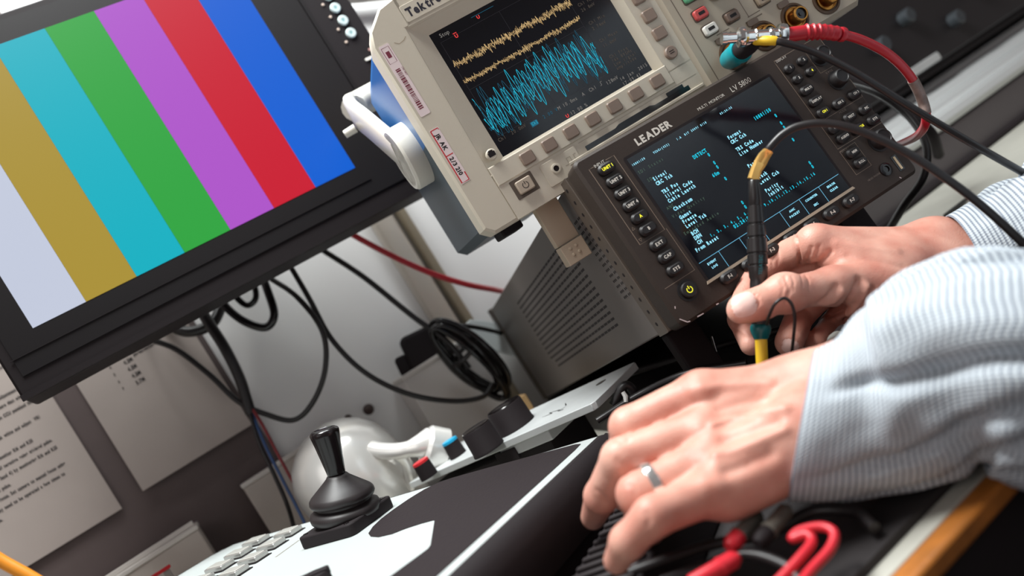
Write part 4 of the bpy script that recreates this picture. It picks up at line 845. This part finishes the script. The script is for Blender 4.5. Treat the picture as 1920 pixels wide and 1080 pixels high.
# ================================================================== PERSON (two forearms and hands reach into view)
class SDF:
    def __init__(s, lo, hi, h):
        s.h = h; s.lo = np.array(lo, float); n = np.ceil((np.array(hi)-s.lo)/h).astype(int)+1; s.n = n
        s.D = np.full(n, .05, np.float32); s.ax = [s.lo[i]+h*np.arange(n[i]) for i in range(3)]
    def _win(s, lo, hi):
        a = np.maximum(np.floor((lo-s.lo)/s.h).astype(int), 0); b = np.minimum(np.ceil((hi-s.lo)/s.h).astype(int)+1, s.n)
        if (b <= a).any(): return None
        return tuple(slice(a[i], b[i]) for i in range(3))
    def cone(s, a, b, ra, rb, k=.004, D=None, sub=False):
        """rounded cone, blended by k; D = array to blend into"""
        D = s.D if D is None else D
        a, b = np.array(a, float), np.array(b, float); m = max(ra, rb)+k*1.5+.004
        w = s._win(np.minimum(a, b)-m, np.maximum(a, b)+m)
        if w is None: return
        X = s.ax[0][w[0]][:, None, None]; Y = s.ax[1][w[1]][None, :, None]; Z = s.ax[2][w[2]][None, None, :]
        d = b-a; L2 = max(d@d, 1e-12)
        t = np.clip(((X-a[0])*d[0]+(Y-a[1])*d[1]+(Z-a[2])*d[2])/L2, 0, 1)
        q = np.sqrt((X-a[0]-t*d[0])**2+(Y-a[1]-t*d[1])**2+(Z-a[2]-t*d[2])**2)-(ra+(rb-ra)*t)
        e = D[w]
        if sub:
            h = np.maximum(k-np.abs(e+q), 0)/k; D[w] = np.maximum(e, -q)+h*h*k/4
        else:
            h = np.maximum(k-np.abs(e-q), 0)/k; D[w] = np.minimum(e, q)-h*h*k/4
    def new(s): return np.full(s.n, .05, np.float32)
    def merge(s, E, k):
        h = np.maximum(k-np.abs(s.D-E), 0)/k; s.D = np.minimum(s.D, E)-h*h*k/4
    def mesh(s):
        D = s.D; ins = D < 0; n = D.shape
        c = [ins[i:n[0]-1+i, j:n[1]-1+j, k:n[2]-1+k] for i in (0, 1) for j in (0, 1) for k in (0, 1)]
        tot = sum(x.astype(np.int8) for x in c); act = (tot > 0) & (tot < 8)
        idx = np.argwhere(act); ID = -np.ones(act.shape, np.int64); ID[act] = np.arange(len(idx))
        acc = np.zeros((len(idx), 3)); cnt = np.zeros(len(idx))
        for a in ((0, 0, 0), (0, 1, 0), (0, 0, 1), (0, 1, 1)):
            for ax in range(3):
                p = [0, 0, 0]; o = [i for i in range(3) if i != ax]; p[o[0]] = a[1]; p[o[1]] = a[2]; q = list(p); q[ax] = 1
                i0 = idx+p; i1 = idx+q
                d0 = D[i0[:, 0], i0[:, 1], i0[:, 2]]; d1 = D[i1[:, 0], i1[:, 1], i1[:, 2]]
                m = (d0 < 0) != (d1 < 0); t = np.where(m, d0/np.where(m, d0-d1, 1), 0)
                pos = np.tile(np.array(p, float), (len(idx), 1)); pos[:, ax] = t
                acc[m] += pos[m]; cnt[m] += 1
        V = s.lo+(idx+acc/cnt[:, None])*s.h
        F = []
        for ax in range(3):
            o = [i for i in range(3) if i != ax]
            sl0 = [slice(None)]*3; sl1 = [slice(None)]*3; sl0[ax] = slice(0, n[ax]-1); sl1[ax] = slice(1, n[ax])
            m = ins[tuple(sl0)] != ins[tuple(sl1)]
            e = np.argwhere(m)
            ok = (e[:, o[0]] > 0) & (e[:, o[1]] > 0) & (e[:, o[0]] < n[o[0]]-1) & (e[:, o[1]] < n[o[1]]-1); e = e[ok]
            q = []
            for da, db in ((0, 0), (-1, 0), (-1, -1), (0, -1)):
                w = e.copy(); w[:, o[0]] += da; w[:, o[1]] += db; q.append(ID[w[:, 0], w[:, 1], w[:, 2]])
            q = np.stack(q, 1); s0 = ins[e[:, 0], e[:, 1], e[:, 2]]
            flip = s0 if ax != 1 else ~s0
            q[~flip] = q[~flip][:, ::-1]; F.append(q[(q >= 0).all(1)])
        F = np.concatenate(F)
        return V, F
def smooth_mesh(V, F, it=2, lam=.5):
    for _ in range(it):
        acc = np.zeros_like(V); cnt = np.zeros(len(V))
        for a in range(4):
            b = (a+1) % 4; np.add.at(acc, F[:, a], V[F[:, b]]); np.add.at(acc, F[:, b], V[F[:, a]]); np.add.at(cnt, F[:, a], 1); np.add.at(cnt, F[:, b], 1)
        V = V+(acc/np.maximum(cnt, 1)[:, None]-V)*lam
    return V
def normals(V, F):
    a = np.cross(V[F[:, 2]]-V[F[:, 0]], V[F[:, 3]]-V[F[:, 1]]); N = np.zeros_like(V)
    for k in range(4): np.add.at(N, F[:, k], a)
    return N/np.maximum(np.linalg.norm(N, axis=1), 1e-12)[:, None]
def project(V):
    q = V-np.array([0, 0, HZ]); u = q[:, 0]/q[:, 1]; v = -q[:, 2]/q[:, 1]
    return np.stack([960+FPX*(CR*u+SR*v), 540+FPX*(-SR*u+CR*v)], 1), q[:, 1]
def crease(V, N, lines):
    """press folds (amp<0) or raise tendons (amp>0) along skin lines found on the surface nearest to the viewer"""
    px, dep = project(V); off = np.zeros(len(V))
    for amp, wid, pts in lines:
        S = []
        for p in spline([np.array([a, b, 0.]) for a, b in pts], 8):
            d = np.hypot(px[:, 0]-p[0], px[:, 1]-p[1]); c = np.where(d < 4)[0]
            if len(c): S.append(V[c[np.argmin(dep[c])]])
        if not S: continue
        S = np.array(S); S = (S+np.roll(S, 1, 0)*.5+np.roll(S, -1, 0)*.5)[1:-1]/2 if len(S) > 4 else S
        best = np.full(len(V), 1.); near = np.where(((V > S.min(0)-.012) & (V < S.max(0)+.012)).all(1))[0]
        for i in range(len(S)-1):
            a, b = S[i], S[i+1]; d = b-a; t = np.clip(((V[near]-a)@d)/max(d@d, 1e-12), 0, 1)
            best[near] = np.minimum(best[near], np.linalg.norm(V[near]-a-t[:, None]*d, axis=1))
        off += amp*.001*np.exp(-(best/(wid*.001))**2)*(best < 1)
    return V+N*off[:, None]

# joints --------------------------------------------------------- right hand
Rm = dict(iM=P(1530, 456, .520), iP=P(1470, 480, .553), iD=P(1412, 522, .543), iT=P(1386, 580, .522),
          mM=P(1548, 492, .540), mP=P(1448, 528, .572), mD=P(1390, 598, .553), mT=P(1408, 646, .530),
          rM=P(1575, 520, .560), rP=P(1500, 590, .580), rT=P(1480, 642, .538),
          pM=P(1610, 545, .572), pP=P(1560, 610, .585), pT=P(1530, 645, .556),
          tT=P(1397, 574, .476), tI=P(1468, 551, .479), tM=P(1562, 536, .492), tC=P(1668, 530, .508),
          wA=P(1752, 468, .532), wB=P(1760, 520, .520), fA=P(1842, 484, .525), fB=P(1990, 420, .505))
Lm = dict(iM=P(1316, 738, .408), iP=P(1180, 800, .412), iD=P(1170, 880, .440), iT=P(1170, 935, .462),
          mM=P(1322, 808, .394), mP=P(1166, 860, .394), mD=P(1128, 930, .412), mT=P(1112, 970, .434),
          rM=P(1332, 862, .380), rP=P(1196, 926, .374), rD=P(1214, 985, .396), rT=P(1212, 1020, .412),
          pM=P(1340, 918, .366), pP=P(1224, 968, .352), pD=P(1176, 1016, .356), pT=P(1156, 1052, .366),
          wA=P(1500, 738, .400), wB=P(1510, 806, .376), fA=P(1640, 730, .380), fB=P(1850, 690, .350))
RE = np.array([.50, .42, HZ-.09]); LE = P(2250, 650, .31)
RS = np.array([.70, .36, HZ+.16]); LS = np.array([.44, .06, HZ+.14])
mm = .001
def box_of(d, keys, pad):
    A = np.array([d[k] for k in keys]); return A.min(0)-pad, A.max(0)+pad
# right hand
lo_, hi_ = box_of(Rm, [k for k in Rm if k not in ('fB',)], .034)
S1 = SDF(lo_, hi_, .00105)
c = S1.cone; J = Rm
def finger(S, J, pts, rs, k=.003):
    E = S.new()
    for i in range(len(pts)-1): S.cone(J[pts[i]] if isinstance(pts[i], str) else pts[i], J[pts[i+1]] if isinstance(pts[i+1], str) else pts[i+1], rs[i], rs[i+1], k, E)
    return E
# palm and back of the hand
c(J['iM'], J['wA'], 11*mm, 15*mm, .008); c(J['mM'], J['wA'], 11*mm, 15*mm, .008); c(J['rM'], J['wA'], 11*mm, 16*mm, .010); c(J['pM'], J['wB'], 11*mm, 16*mm, .010)
c(J['tC'], J['wA'], 16*mm, 17*mm, .012); c(J['tC'], J['wB'], 17*mm, 19*mm, .012); c(J['tC'], J['pM'], 16*mm, 13*mm, .012)
c(J['tC'], J['iM'], 13*mm, 8.5*mm, .012); c(J['wA'], J['fA'], 17*mm, 20*mm, .012); c(J['wB'], J['fA']+np.array([0, 0, -.006]), 18.5*mm, 20*mm, .012)
c(P(1600, 500, .510), P(1690, 500, .512), 12*mm, 15*mm, .014)          # first web muscle
c(P(1625, 572, .500), P(1700, 560, .512), 13*mm, 16*mm, .014)          # thenar
E = finger(S1, J, ['iM', 'iP', 'iD', 'iT'], [11*mm, 10.2*mm, 8.8*mm, 7.2*mm]); S1.merge(E, .004)
E = finger(S1, J, ['mM', 'mP', 'mD', 'mT'], [11*mm, 10.2*mm, 9*mm, 7.4*mm]); S1.merge(E, .0016)
E = finger(S1, J, ['rM', 'rP', 'rT'], [11*mm, 10*mm, 9.6*mm]); S1.merge(E, .0016)
E = finger(S1, J, ['pM', 'pP', 'pT'], [10*mm, 8.8*mm, 8*mm]); S1.merge(E, .0016)
E = finger(S1, J, ['tT', 'tI', 'tM', 'tC'], [8.6*mm, 9.8*mm, 11.5*mm, 17*mm], .006)
S1.cone(P(1388, 582, .474), P(1430, 572, .4765), 8.0*mm, 9.2*mm, .004, E)
S1.cone(P(1474, 546, .477), P(1478, 552, .479), 10.6*mm, 10.6*mm, .006, E)
S1.merge(E, .006)
V1, F1 = S1.mesh(); V1 = smooth_mesh(V1, F1, 3); N1 = normals(V1, F1)
V1 = crease(V1, N1, [
    (-2.16, 1.3, [(1488, 440), (1492, 462), (1496, 486), (1499, 506)]),
    (-0.94, .8, [(1470, 512), (1476, 530), (1478, 550), (1470, 572)]), (-0.61, .6, [(1484, 512), (1490, 528), (1488, 548)]), (-0.54, .6, [(1462, 520), (1466, 540), (1460, 560)]),
    (-0.61, .7, [(1510, 510), (1518, 524), (1520, 545)]), (-0.47, .6, [(1500, 508), (1506, 520), (1508, 535)]),
    (-2.97, 2.2, [(1546, 588), (1572, 584), (1590, 570), (1604, 548), (1616, 522)]), (2.03, 2.4, [(1560, 598), (1592, 590), (1612, 566), (1630, 536)]),
    (-2.16, 1.8, [(1582, 604), (1608, 590), (1626, 566), (1640, 540)]), (-1.62, 2.0, [(1536, 572), (1556, 556), (1572, 536)]), (1.35, 2.2, [(1545, 575), (1566, 566), (1584, 545)]),
    (-1.35, 1.7, [(1618, 606), (1640, 590), (1655, 565)]), (1.08, 2.0, [(1604, 604), (1628, 586), (1646, 560)]), (-0.94, 1.5, [(1650, 600), (1668, 580), (1676, 560)]),
    (-1.76, 1.6, [(1556, 470), (1545, 484), (1534, 496), (1520, 502)]), (-0.94, 1.2, [(1520, 462), (1516, 480), (1510, 496)]), (-0.81, 1.0, [(1535, 458), (1530, 476), (1524, 492)]),
    (0.94, 3.0, [(1560, 452), (1620, 460), (1690, 468)]), (-0.81, 2.5, [(1580, 478), (1640, 486), (1700, 500)]),
    (-0.47, .6, [(1452, 468), (1448, 486), (1452, 500)]), (-0.47, .6, [(1460, 462), (1458, 480), (1462, 500)]),
    (-0.94, .8, [(1416, 548), (1423, 562), (1420, 580), (1408, 594)]), (-0.68, .7, [(1396, 546), (1408, 546), (1417, 550)]), (-0.81, .8, [(1408, 594), (1392, 598), (1378, 592)]), (-0.81, 1.0, [(1368, 612), (1380, 622), (1394, 628)]), (-0.68, .8, [(1462, 640), (1474, 636), (1488, 640)])])
# left hand
J = Lm; lo_, hi_ = box_of(Lm, [k for k in Lm if k != 'fB'], .032)
S2 = SDF(lo_, hi_, .0012); c = S2.cone
for f_, w_, r_ in (('iM', 'wA', 11.5), ('mM', 'wA', 11.2), ('rM', 'wB', 11), ('pM', 'wB', 11)): c(J[f_], J[w_], r_*mm, 16*mm, .006)
c(J['iM']+np.array([.0, .004, -.010]), J['wA']+np.array([0, .004, -.008]), 11*mm, 15*mm, .012)
c(P(1370, 925, .370), P(1470, 866, .372), 12*mm, 14*mm, .012)
c(J['wA'], J['fA']+np.array([0, .006, .006]), 17.5*mm, 22*mm, .012); c(J['wB'], J['fA']+np.array([0, -.004, -.008]), 16.5*mm, 20*mm, .012)
c(P(1480, 745, .425), P(1400, 800, .45), 15*mm, 11*mm, .012); c(P(1400, 800, .45), P(1345, 840, .452), 10.5*mm, 8*mm, .005)
fs_ = [finger(S2, J, ['iM', 'iP', 'iD', 'iT'], [11.5*mm, 10.2*mm, 8.6*mm, 7.4*mm]), finger(S2, J, ['mM', 'mP', 'mD', 'mT'], [11.5*mm, 10.2*mm, 8.8*mm, 6.8*mm]),
       finger(S2, J, ['rM', 'rP', 'rD', 'rT'], [11*mm, 9.8*mm, 8.6*mm, 7*mm]), finger(S2, J, ['pM', 'pP', 'pD', 'pT'], [10.6*mm, 8.9*mm, 7.7*mm, 6.2*mm])]
FF = fs_[0]
for e_ in fs_[1:]:
    k = .0014; h = np.maximum(k-np.abs(FF-e_), 0)/k; FF = np.minimum(FF, e_)-h*h*k/4
S2.merge(FF, .005)
V2, F2 = S2.mesh(); V2 = smooth_mesh(V2, F2, 3); N2 = normals(V2, F2)
V2 = crease(V2, N2, [
    (1.3, 3.0, [(1310, 728), (1370, 720), (1450, 716)]), (1.6, 2.6, [(1330, 800), (1400, 778), (1480, 764)]), (1.5, 2.6, [(1335, 858), (1400, 835), (1480, 800)]),
    (1.6, 5.0, [(1300, 735), (1322, 740)]), (1.6, 5.0, [(1310, 805), (1334, 808)]), (1.6, 5.0, [(1320, 858), (1344, 860)]), (1.6, 5.0, [(1326, 908), (1348, 905)]),
    (-1.5, 3.2, [(1345, 765), (1390, 752), (1440, 745)]), (-1.5, 3.0, [(1350, 826), (1400, 808), (1460, 788)]), (-1.6, 3.2, [(1355, 885), (1400, 868), (1450, 846)]),
    (-.7, 1.2, [(1150, 820), (1166, 826), (1180, 822)]), (-.7, 1.4, [(1152, 862), (1166, 874), (1172, 890)]), (-.6, 1.2, [(1210, 958), (1216, 972), (1212, 986)]),
    (-.5, 1.0, [(1176, 905), (1186, 916), (1190, 930)]), (-.6, 1.4, [(1116, 920), (1128, 932), (1136, 946)])])
# arms, torso, neck and head (coarse; outside the frame)
A_ = np.array([RE, LE, RS, LS, [.66, .1, HZ-.5], [.5, .3, HZ+.46], J['fA'], Rm['fA']]); S3 = SDF(A_.min(0)-.16, A_.max(0)+.13, .006); c = S3.cone
for Q, El, Sh in ((Rm, RE, RS), (Lm, LE, LS)):
    w_ = [Q['fA']]+([P(1940, 434, .512), P(2040, 395, .50)] if Q is Rm else [P(1850, 690, .350)])+[El]
    for i_ in range(len(w_)-1): c(w_[i_], w_[i_+1], (20+3*i_)*mm, (23+3*i_)*mm, .012)
    c(El, Sh, 28*mm, 38*mm, .02)
mid = (RS+LS)/2; pel = np.array([.64, .15, HZ-.42])
c(RS, LS, 55*mm, 55*mm, .03); c(mid+np.array([0, 0, -.05]), pel, 115*mm, 120*mm, .06); c(RS+np.array([-.07, -.05, -.08]), pel+np.array([.06, .06, .0]), 70*mm, 80*mm, .05); c(LS+np.array([.07, .05, -.08]), pel-np.array([.06, .06, 0]), 70*mm, 80*mm, .05)
hd_ = mid+np.array([-.05, .05, .27]); c(mid+np.array([0, 0, .03]), hd_+np.array([.01, -.01, -.08]), 58*mm, 56*mm, .03)
fd = np.array([-.72, .66, -.2]); fd /= np.linalg.norm(fd); sd = np.array([.66, .75, 0.]); upv = np.cross(sd, fd)*-1; upv = upv if upv[2] > 0 else -upv
c(hd_-fd*.02+upv*.02, hd_+fd*.025+upv*.02, 82*mm, 76*mm, .03); c(hd_+fd*.02, hd_+fd*.055-upv*.075, 70*mm, 36*mm, .03)
c(hd_+fd*.10+upv*.0, hd_+fd*.115-upv*.035, 9*mm, 14*mm, .012)
for s_ in (-1, 1):
    c(hd_+sd*s_*.080-upv*.0, hd_+sd*s_*.084-upv*.035, 14*mm, 10*mm, .006); c(hd_+fd*.085+sd*s_*.032+upv*.02, hd_+fd*.08+sd*s_*.035+upv*.02, 15*mm, 15*mm, .008)
c(hd_+fd*.092-upv*.062-sd*.02, hd_+fd*.092-upv*.062+sd*.02, 9*mm, 9*mm, .008)
V3, F3 = S3.mesh(); V3 = smooth_mesh(V3, F3, 2)
skin = mat('skin', (227, 174, 156), .44, bump=.35, bscale=900, sss=.12, c2=(205, 135, 118), mscale=48, spec=.4)
per = thing('person', 'person in a finely striped shirt holding a probe over the desk, wearing a ring', 'person', Matrix.Translation((pel[0], pel[1], HZ-.48)))
per.matrix_world = Matrix.Translation((pel[0], pel[1], 0.35))
def np_mesh(name, V, F, mats, parent, uv=None, label=None, o0=None):
    me = bpy.data.meshes.new(name); inv_ = per.matrix_world.inverted(); T = np.array([inv_[i][3] for i in range(3)])
    me.from_pydata((V+T).tolist(), [], F.tolist() if hasattr(F, 'tolist') else F); me.polygons.foreach_set('use_smooth', [True]*len(me.polygons))
    for m in (mats if isinstance(mats, list) else [mats]): me.materials.append(m)
    me.update(); o = bpy.data.objects.new(name, me); COL.objects.link(o); o.parent = parent
    if label: o['label'] = label
    if uv is not None:
        l = me.uv_layers.new(name='UVMap'); li = np.zeros(len(me.loops), np.int64); me.loops.foreach_get('vertex_index', li); l.data.foreach_set('uv', uv[li].ravel())
    return o
VB = np.concatenate([V1, V2, V3]); FB = np.concatenate([F1, F2+len(V1), F3+len(V1)+len(V2)])
body = np_mesh('body', VB, FB, skin, per)
# nails: curved shells that follow the skin
px1, dep1 = project(V1); N1 = normals(V1, F1)
def nail(V, N, px, dep, poly, lift, name, m):
    from_ = []; 
    cx, cy = np.mean([p[0] for p in poly]), np.mean([p[1] for p in poly]); rings = 7; n = len(poly); vs = []
    def surf(a, b):
        d = np.hypot(px[:, 0]-a, px[:, 1]-b); w = np.where(d < 9)[0]
        dm = dep[w].min() if len(w) else .47; w = w[dep[w] < dm+.006]
        g = np.exp(-(d[w]/4.)**2)+1e-9; return (V[w]*g[:, None]).sum(0)/g.sum(), (N[w]*g[:, None]).sum(0)/g.sum()
    for k in range(rings+1):
        t = k/rings
        for p in poly:
            q_, nn = surf(cx+(p[0]-cx)*t, cy+(p[1]-cy)*t); vs.append(q_+nn*(lift*(1-t**4)+.00012))
    fs = [((k*n+i), (k*n+(i+1) % n), ((k+1)*n+(i+1) % n), ((k+1)*n+i)) for k in range(rings) for i in range(n)]
    return np_mesh(name, np.array(vs), fs, m, per)
nailm = mat('nail', (242, 204, 194), .24, spec=.5)
def oval(cx, cy, a, b, th, n=20, sq=2.6):
    o = []
    for i in range(n):
        t = 2*math.pi*i/n; x = abs(math.cos(t))**(2/sq)*math.copysign(a, math.cos(t)); y = abs(math.sin(t))**(2/sq)*math.copysign(b, math.sin(t))
        o.append((cx+x*math.cos(th)-y*math.sin(th), cy+x*math.sin(th)+y*math.cos(th)))
    return o
nail(V1, N1, px1, dep1, oval(1395, 571, 25, 23, R(-18)), .0005, 'thumb_nail', nailm)
nail(V1, N1, px1, dep1, oval(1482, 650, 17, 14, R(20)), .0002, 'finger_nail', nailm)
# ring
rc_ = P(1225, 914, .375); fdv = Lm['rP']-Lm['rM']; pos = Lm['rM']+fdv*.80
b = MB(k=1.0); ax = Vector(fdv).normalized(); u_ = ax.orthogonal().normalized(); w_ = ax.cross(u_)
rr_ = .0108; vs = []; fs = []; n = 48
for i in range(n):
    a = 2*math.pi*i/n; d_ = u_*math.cos(a)+w_*math.sin(a)
    for (dr, dt) in ((-.0008, -.0022), (.0006, -.0023), (.0010, 0), (.0006, .0023), (-.0008, .0022)): vs.append(Vector(pos-np.array(per.matrix_world.translation))+d_*(rr_+dr)+ax*dt)
for i in range(n):
    for k in range(5): fs.append((i*5+k, i*5+(k+1) % 5, ((i+1) % n)*5+(k+1) % 5, ((i+1) % n)*5+k))
b.add(vs, fs); o = b.build('wedding_ring', mat('ring_silver', (236, 236, 234), .18, metal=.9), per, label='silver ring')
# ---------------------------------------------------------------- shirt
shirt = mat('shirt_cloth', (236, 241, 245), .85)
nt = shirt.node_tree; bs = nt.nodes['Principled BSDF']; uvn = nt.nodes.new('ShaderNodeUVMap'); sep = nt.nodes.new('ShaderNodeSeparateXYZ'); nt.links.new(uvn.outputs['UV'], sep.inputs[0])
def mth(op, a, b_=None):
    m = nt.nodes.new('ShaderNodeMath'); m.operation = op
    for i, x in enumerate((a, b_)):
        if x is None: continue
        if isinstance(x, (int, float)): m.inputs[i].default_value = x
        else: nt.links.new(x, m.inputs[i])
    return m.outputs[0]
fr_ = mth('FRACT', mth('MULTIPLY', sep.outputs['Y'], 1000/2.7)); tri = mth('ABSOLUTE', mth('SUBTRACT', fr_, .5))
mr = nt.nodes.new('ShaderNodeMapRange'); nt.links.new(tri, mr.inputs['Value']); mr.inputs['From Min'].default_value = .25; mr.inputs['From Max'].default_value = .33
fr2 = mth('FRACT', mth('MULTIPLY', sep.outputs['X'], 1000/1.7)); tri2 = mth('ABSOLUTE', mth('SUBTRACT', fr2, .5))
wv_ = mth('MULTIPLY', mr.outputs[0], mth('ADD', mth('MULTIPLY', tri2, .9), .55))
mx = nt.nodes.new('ShaderNodeMix'); mx.data_type = 'RGBA'; mx.inputs['A'].default_value = lin((204, 212, 218)); mx.inputs['B'].default_value = lin((116, 125, 142)); nt.links.new(wv_, mx.inputs['Factor']); nt.links.new(mx.outputs['Result'], bs.inputs['Base Color'])
bp = nt.nodes.new('ShaderNodeBump'); bp.inputs['Strength'].default_value = .5; bp.inputs['Distance'].default_value = .0006; nt.links.new(mth('ADD', tri2, mth('MULTIPLY', tri, 1.2)), bp.inputs['Height']); nt.links.new(bp.outputs['Normal'], bs.inputs['Normal'])
from mathutils import noise as mn_
def sleeve(path, radii, seed, folds, skew=0., n=150, m=110, cuff=.004):
    sp = np.array(spline(path, 14)); rs = np.interp(np.linspace(0, len(path)-1, len(sp)), range(len(path)), radii)
    d = np.r_[0, np.cumsum(np.linalg.norm(np.diff(sp, axis=0), axis=1))]; Ls = np.linspace(0, d[-1], n)
    C_ = np.stack([np.interp(Ls, d, sp[:, i]) for i in range(3)], 1); r_ = np.interp(Ls, d, rs)
    T = np.gradient(C_, axis=0); T /= np.linalg.norm(T, axis=1)[:, None]
    up = np.array([0, 0, 1.]); V = []; UV = []
    for i in range(n):
        a_ = up-T[i]*(up@T[i]); a_ /= np.linalg.norm(a_); b_ = np.cross(T[i], a_)
        for j in range(m):
            t = 2*math.pi*j/m; dirv = a_*math.cos(t)+b_*math.sin(t); s_ = Ls[i]
            q = Vector((s_*26, math.cos(t)*1.3+seed, math.sin(t)*1.3)); env = min(1, s_/.055)
            f = mn_.noise(q)*.0058*env+mn_.noise(q*2.3)*.0030*env+mn_.noise(q*5)*.0006*env
            rid = abs(mn_.noise(Vector((s_*15+math.cos(t+seed)*1.5, math.cos(t)*.9+seed*2, math.sin(t)*.9)))); f -= max(0, .18-rid)*.042*env
            for (s0, t0_, ws, wt, am) in folds: f += am*.001*math.exp(-((s_-s0)/ws)**2-(((t-t0_+math.pi) % (2*math.pi)-math.pi)/wt)**2)
            rad = r_[i]+f; V.append(C_[i]+dirv*rad+T[i]*((skew*math.cos(t)-.7*skew*math.sin(t))*rad*math.exp(-(s_/.045)**2))); UV.append((t*r_[i], s_+f*.3))
    Va = np.array(V).reshape(n, m, 3); cl = np.r_[np.zeros((1, m)), np.cumsum(np.linalg.norm(np.diff(Va, axis=0), axis=2), 0)]
    for i in range(n):
        for j in range(m): UV[i*m+j] = (UV[i*m+j][0], .25*UV[i*m+j][1]+.75*cl[i, j])
    # inner turned-in cuff
    base = len(V)
    for k, (dr, ds) in enumerate(((-.0004, -.0006), (-.0014, 0), (-.0016, .012))):
        for j in range(m):
            t = 2*math.pi*j/m; p = V[j]; cdir = (p-C_[0]); cdir = cdir-T[0]*(cdir@T[0]); cdir /= np.linalg.norm(cdir); V.append(p+cdir*dr+T[0]*ds); UV.append((t*r_[0], ds))
    F = [(i*m+j, i*m+(j+1) % m, (i+1)*m+(j+1) % m, (i+1)*m+j) for i in range(n-1) for j in range(m)]
    F += [(base+j, base+(j+1) % m, (j+1) % m, j) for j in range(m)]
    F += [(base+(k+1)*m+j, base+(k+1)*m+(j+1) % m, base+k*m+(j+1) % m, base+k*m+j) for k in range(2) for j in range(m)]
    return np.array(V), np.array(F), np.array(UV)
sR = sleeve([P(1812, 484, .524), P(1860, 466, .520), P(1940, 434, .512), P(2040, 395, .50), RE, RE*.5+RS*.5, RS], [.0305, .0335, .0395, .045, .055, .062, .070], 3.1, [(.05, 4.2, .012, .6, -3), (.075, 2.2, .014, .8, 3)])
sL = sleeve([P(1505, 796, .380), P(1570, 774, .378), P(1680, 730, .370), P(1840, 674, .350), LE, LE*.5+LS*.5, LS], [.0310, .0355, .0420, .0465, .052, .060, .070], 8.7, [(.12, .9, .012, .35, -9), (.145, .2, .02, .3, -7), (.17, 1.3, .014, .5, -6), (.035, 1.3, .010, .5, -3.5), (.06, .6, .012, .5, 4), (.075, 1.6, .01, .7, -5), (.09, 2.2, .015, .5, 4), (.11, .4, .012, .5, -5), (.13, 1.2, .016, .8, 5)], skew=.52)
# torso of the shirt (coarse)
S4 = SDF(A_.min(0)-.16, A_.max(0)+.13, .008); c = S4.cone
c(RS, LS, 70*mm, 70*mm, .03); c(mid+np.array([0, 0, -.05]), pel, 130*mm, 135*mm, .06); c(RS+np.array([-.07, -.05, -.08]), pel+np.array([.06, .06, .0]), 84*mm, 94*mm, .05); c(LS+np.array([.07, .05, -.08]), pel-np.array([.06, .06, 0]), 84*mm, 94*mm, .05)
c(mid+np.array([0, 0, .12]), mid+np.array([0, 0, .3]), 60*mm, 75*mm, .01, None, True)
V5, F5 = S4.mesh(); V5 = smooth_mesh(V5, F5, 2); UV5 = np.stack([V5[:, 0], V5[:, 2]], 1)
nA, nB = len(sR[0]), len(sL[0])
np_mesh('shirt', np.concatenate([sR[0], sL[0], V5]), [tuple(f) for f in sR[1]]+[tuple(f+nA) for f in sL[1]]+[tuple(f+nA+nB) for f in F5], shirt, per, np.concatenate([sR[2], sL[2], UV5]), 'pale shirt with fine dark stripes')
# hair cap
S6 = SDF(hd_-.14, hd_+.16, .005); c = S6.cone
c(hd_-fd*.028+upv*.032, hd_+fd*.012+upv*.040, 87*mm, 76*mm, .03); c(hd_-fd*.05, hd_-fd*.05-upv*.04, 70*mm, 50*mm, .02)
V6, F6 = S6.mesh(); np_mesh('hair', smooth_mesh(V6, F6, 2), F6, mat('hair_brown', (70, 50, 38), .6, bump=.8, bscale=300), per)
for s_ in (-1, 1):
    p_ = hd_+fd*.097+sd*s_*.032+upv*.02-np.array(per.matrix_world.translation)
    MB(k=1.).lathe([(0, -.004), (.009, -.002), (.011, .0), (.006, .006), (0, .007)], tuple(p_), tuple(fd), 16).build('eye', mat('eye_white', (230, 228, 222), .2), per)
# ================================================================== CAMERA AND LIGHT
cam = bpy.data.cameras.new('camera'); co = bpy.data.objects.new('camera', cam); COL.objects.link(co); SC.camera = co
cam.sensor_width = 36; cam.lens = FPX/1920*36; cam.clip_start = .02; cam.clip_end = 30
co.matrix_world = axes_mat((0, 0, HZ), (CR, 0, -SR), (SR, 0, CR), (0, -1, 0))
cam.dof.use_dof = True; cam.dof.focus_distance = .575; cam.dof.aperture_fstop = 4.5; cam.dof.aperture_blades = 0
def area(name, loc, tgt, sx, sy, p, c):
    l = bpy.data.lights.new(name, 'AREA'); l.shape = 'RECTANGLE'; l.size = sx; l.size_y = sy; l.energy = p; l.color = c
    o = bpy.data.objects.new(name, l); COL.objects.link(o); d = Vector(tgt)-Vector(loc); o.location = loc
    o.rotation_euler = d.to_track_quat('-Z', 'Y').to_euler(); return o
area('ceiling_lamp', (-.12, .34, HZ+1.15), (.15, .5, HZ-.1), .46, .36, 20, (.98, 1, .98))
area('wall_fill', (.12, .62, HZ+.95), (.0, .95, HZ-.05), .6, .25, 12, (.94, 1, 1))  # unseen light added overhead to brighten the back wall
area('front_fill', (-.9, -.7, HZ+.75), (.1, .6, HZ), 1.0, .9, 3.2, (1, .97, .95))  # unseen fill light added behind the camera, at left
w = bpy.data.worlds.new('world'); SC.world = w; w.use_nodes = True; bg = w.node_tree.nodes['Background']; bg.inputs['Color'].default_value = (1, .90, .90, 1); bg.inputs['Strength'].default_value = .19
SC.view_settings.view_transform = 'Standard'; SC.view_settings.look = 'None'; SC.view_settings.exposure = 0.0; SC.view_settings.gamma = 1.0; SC.view_settings.use_curve_mapping = False
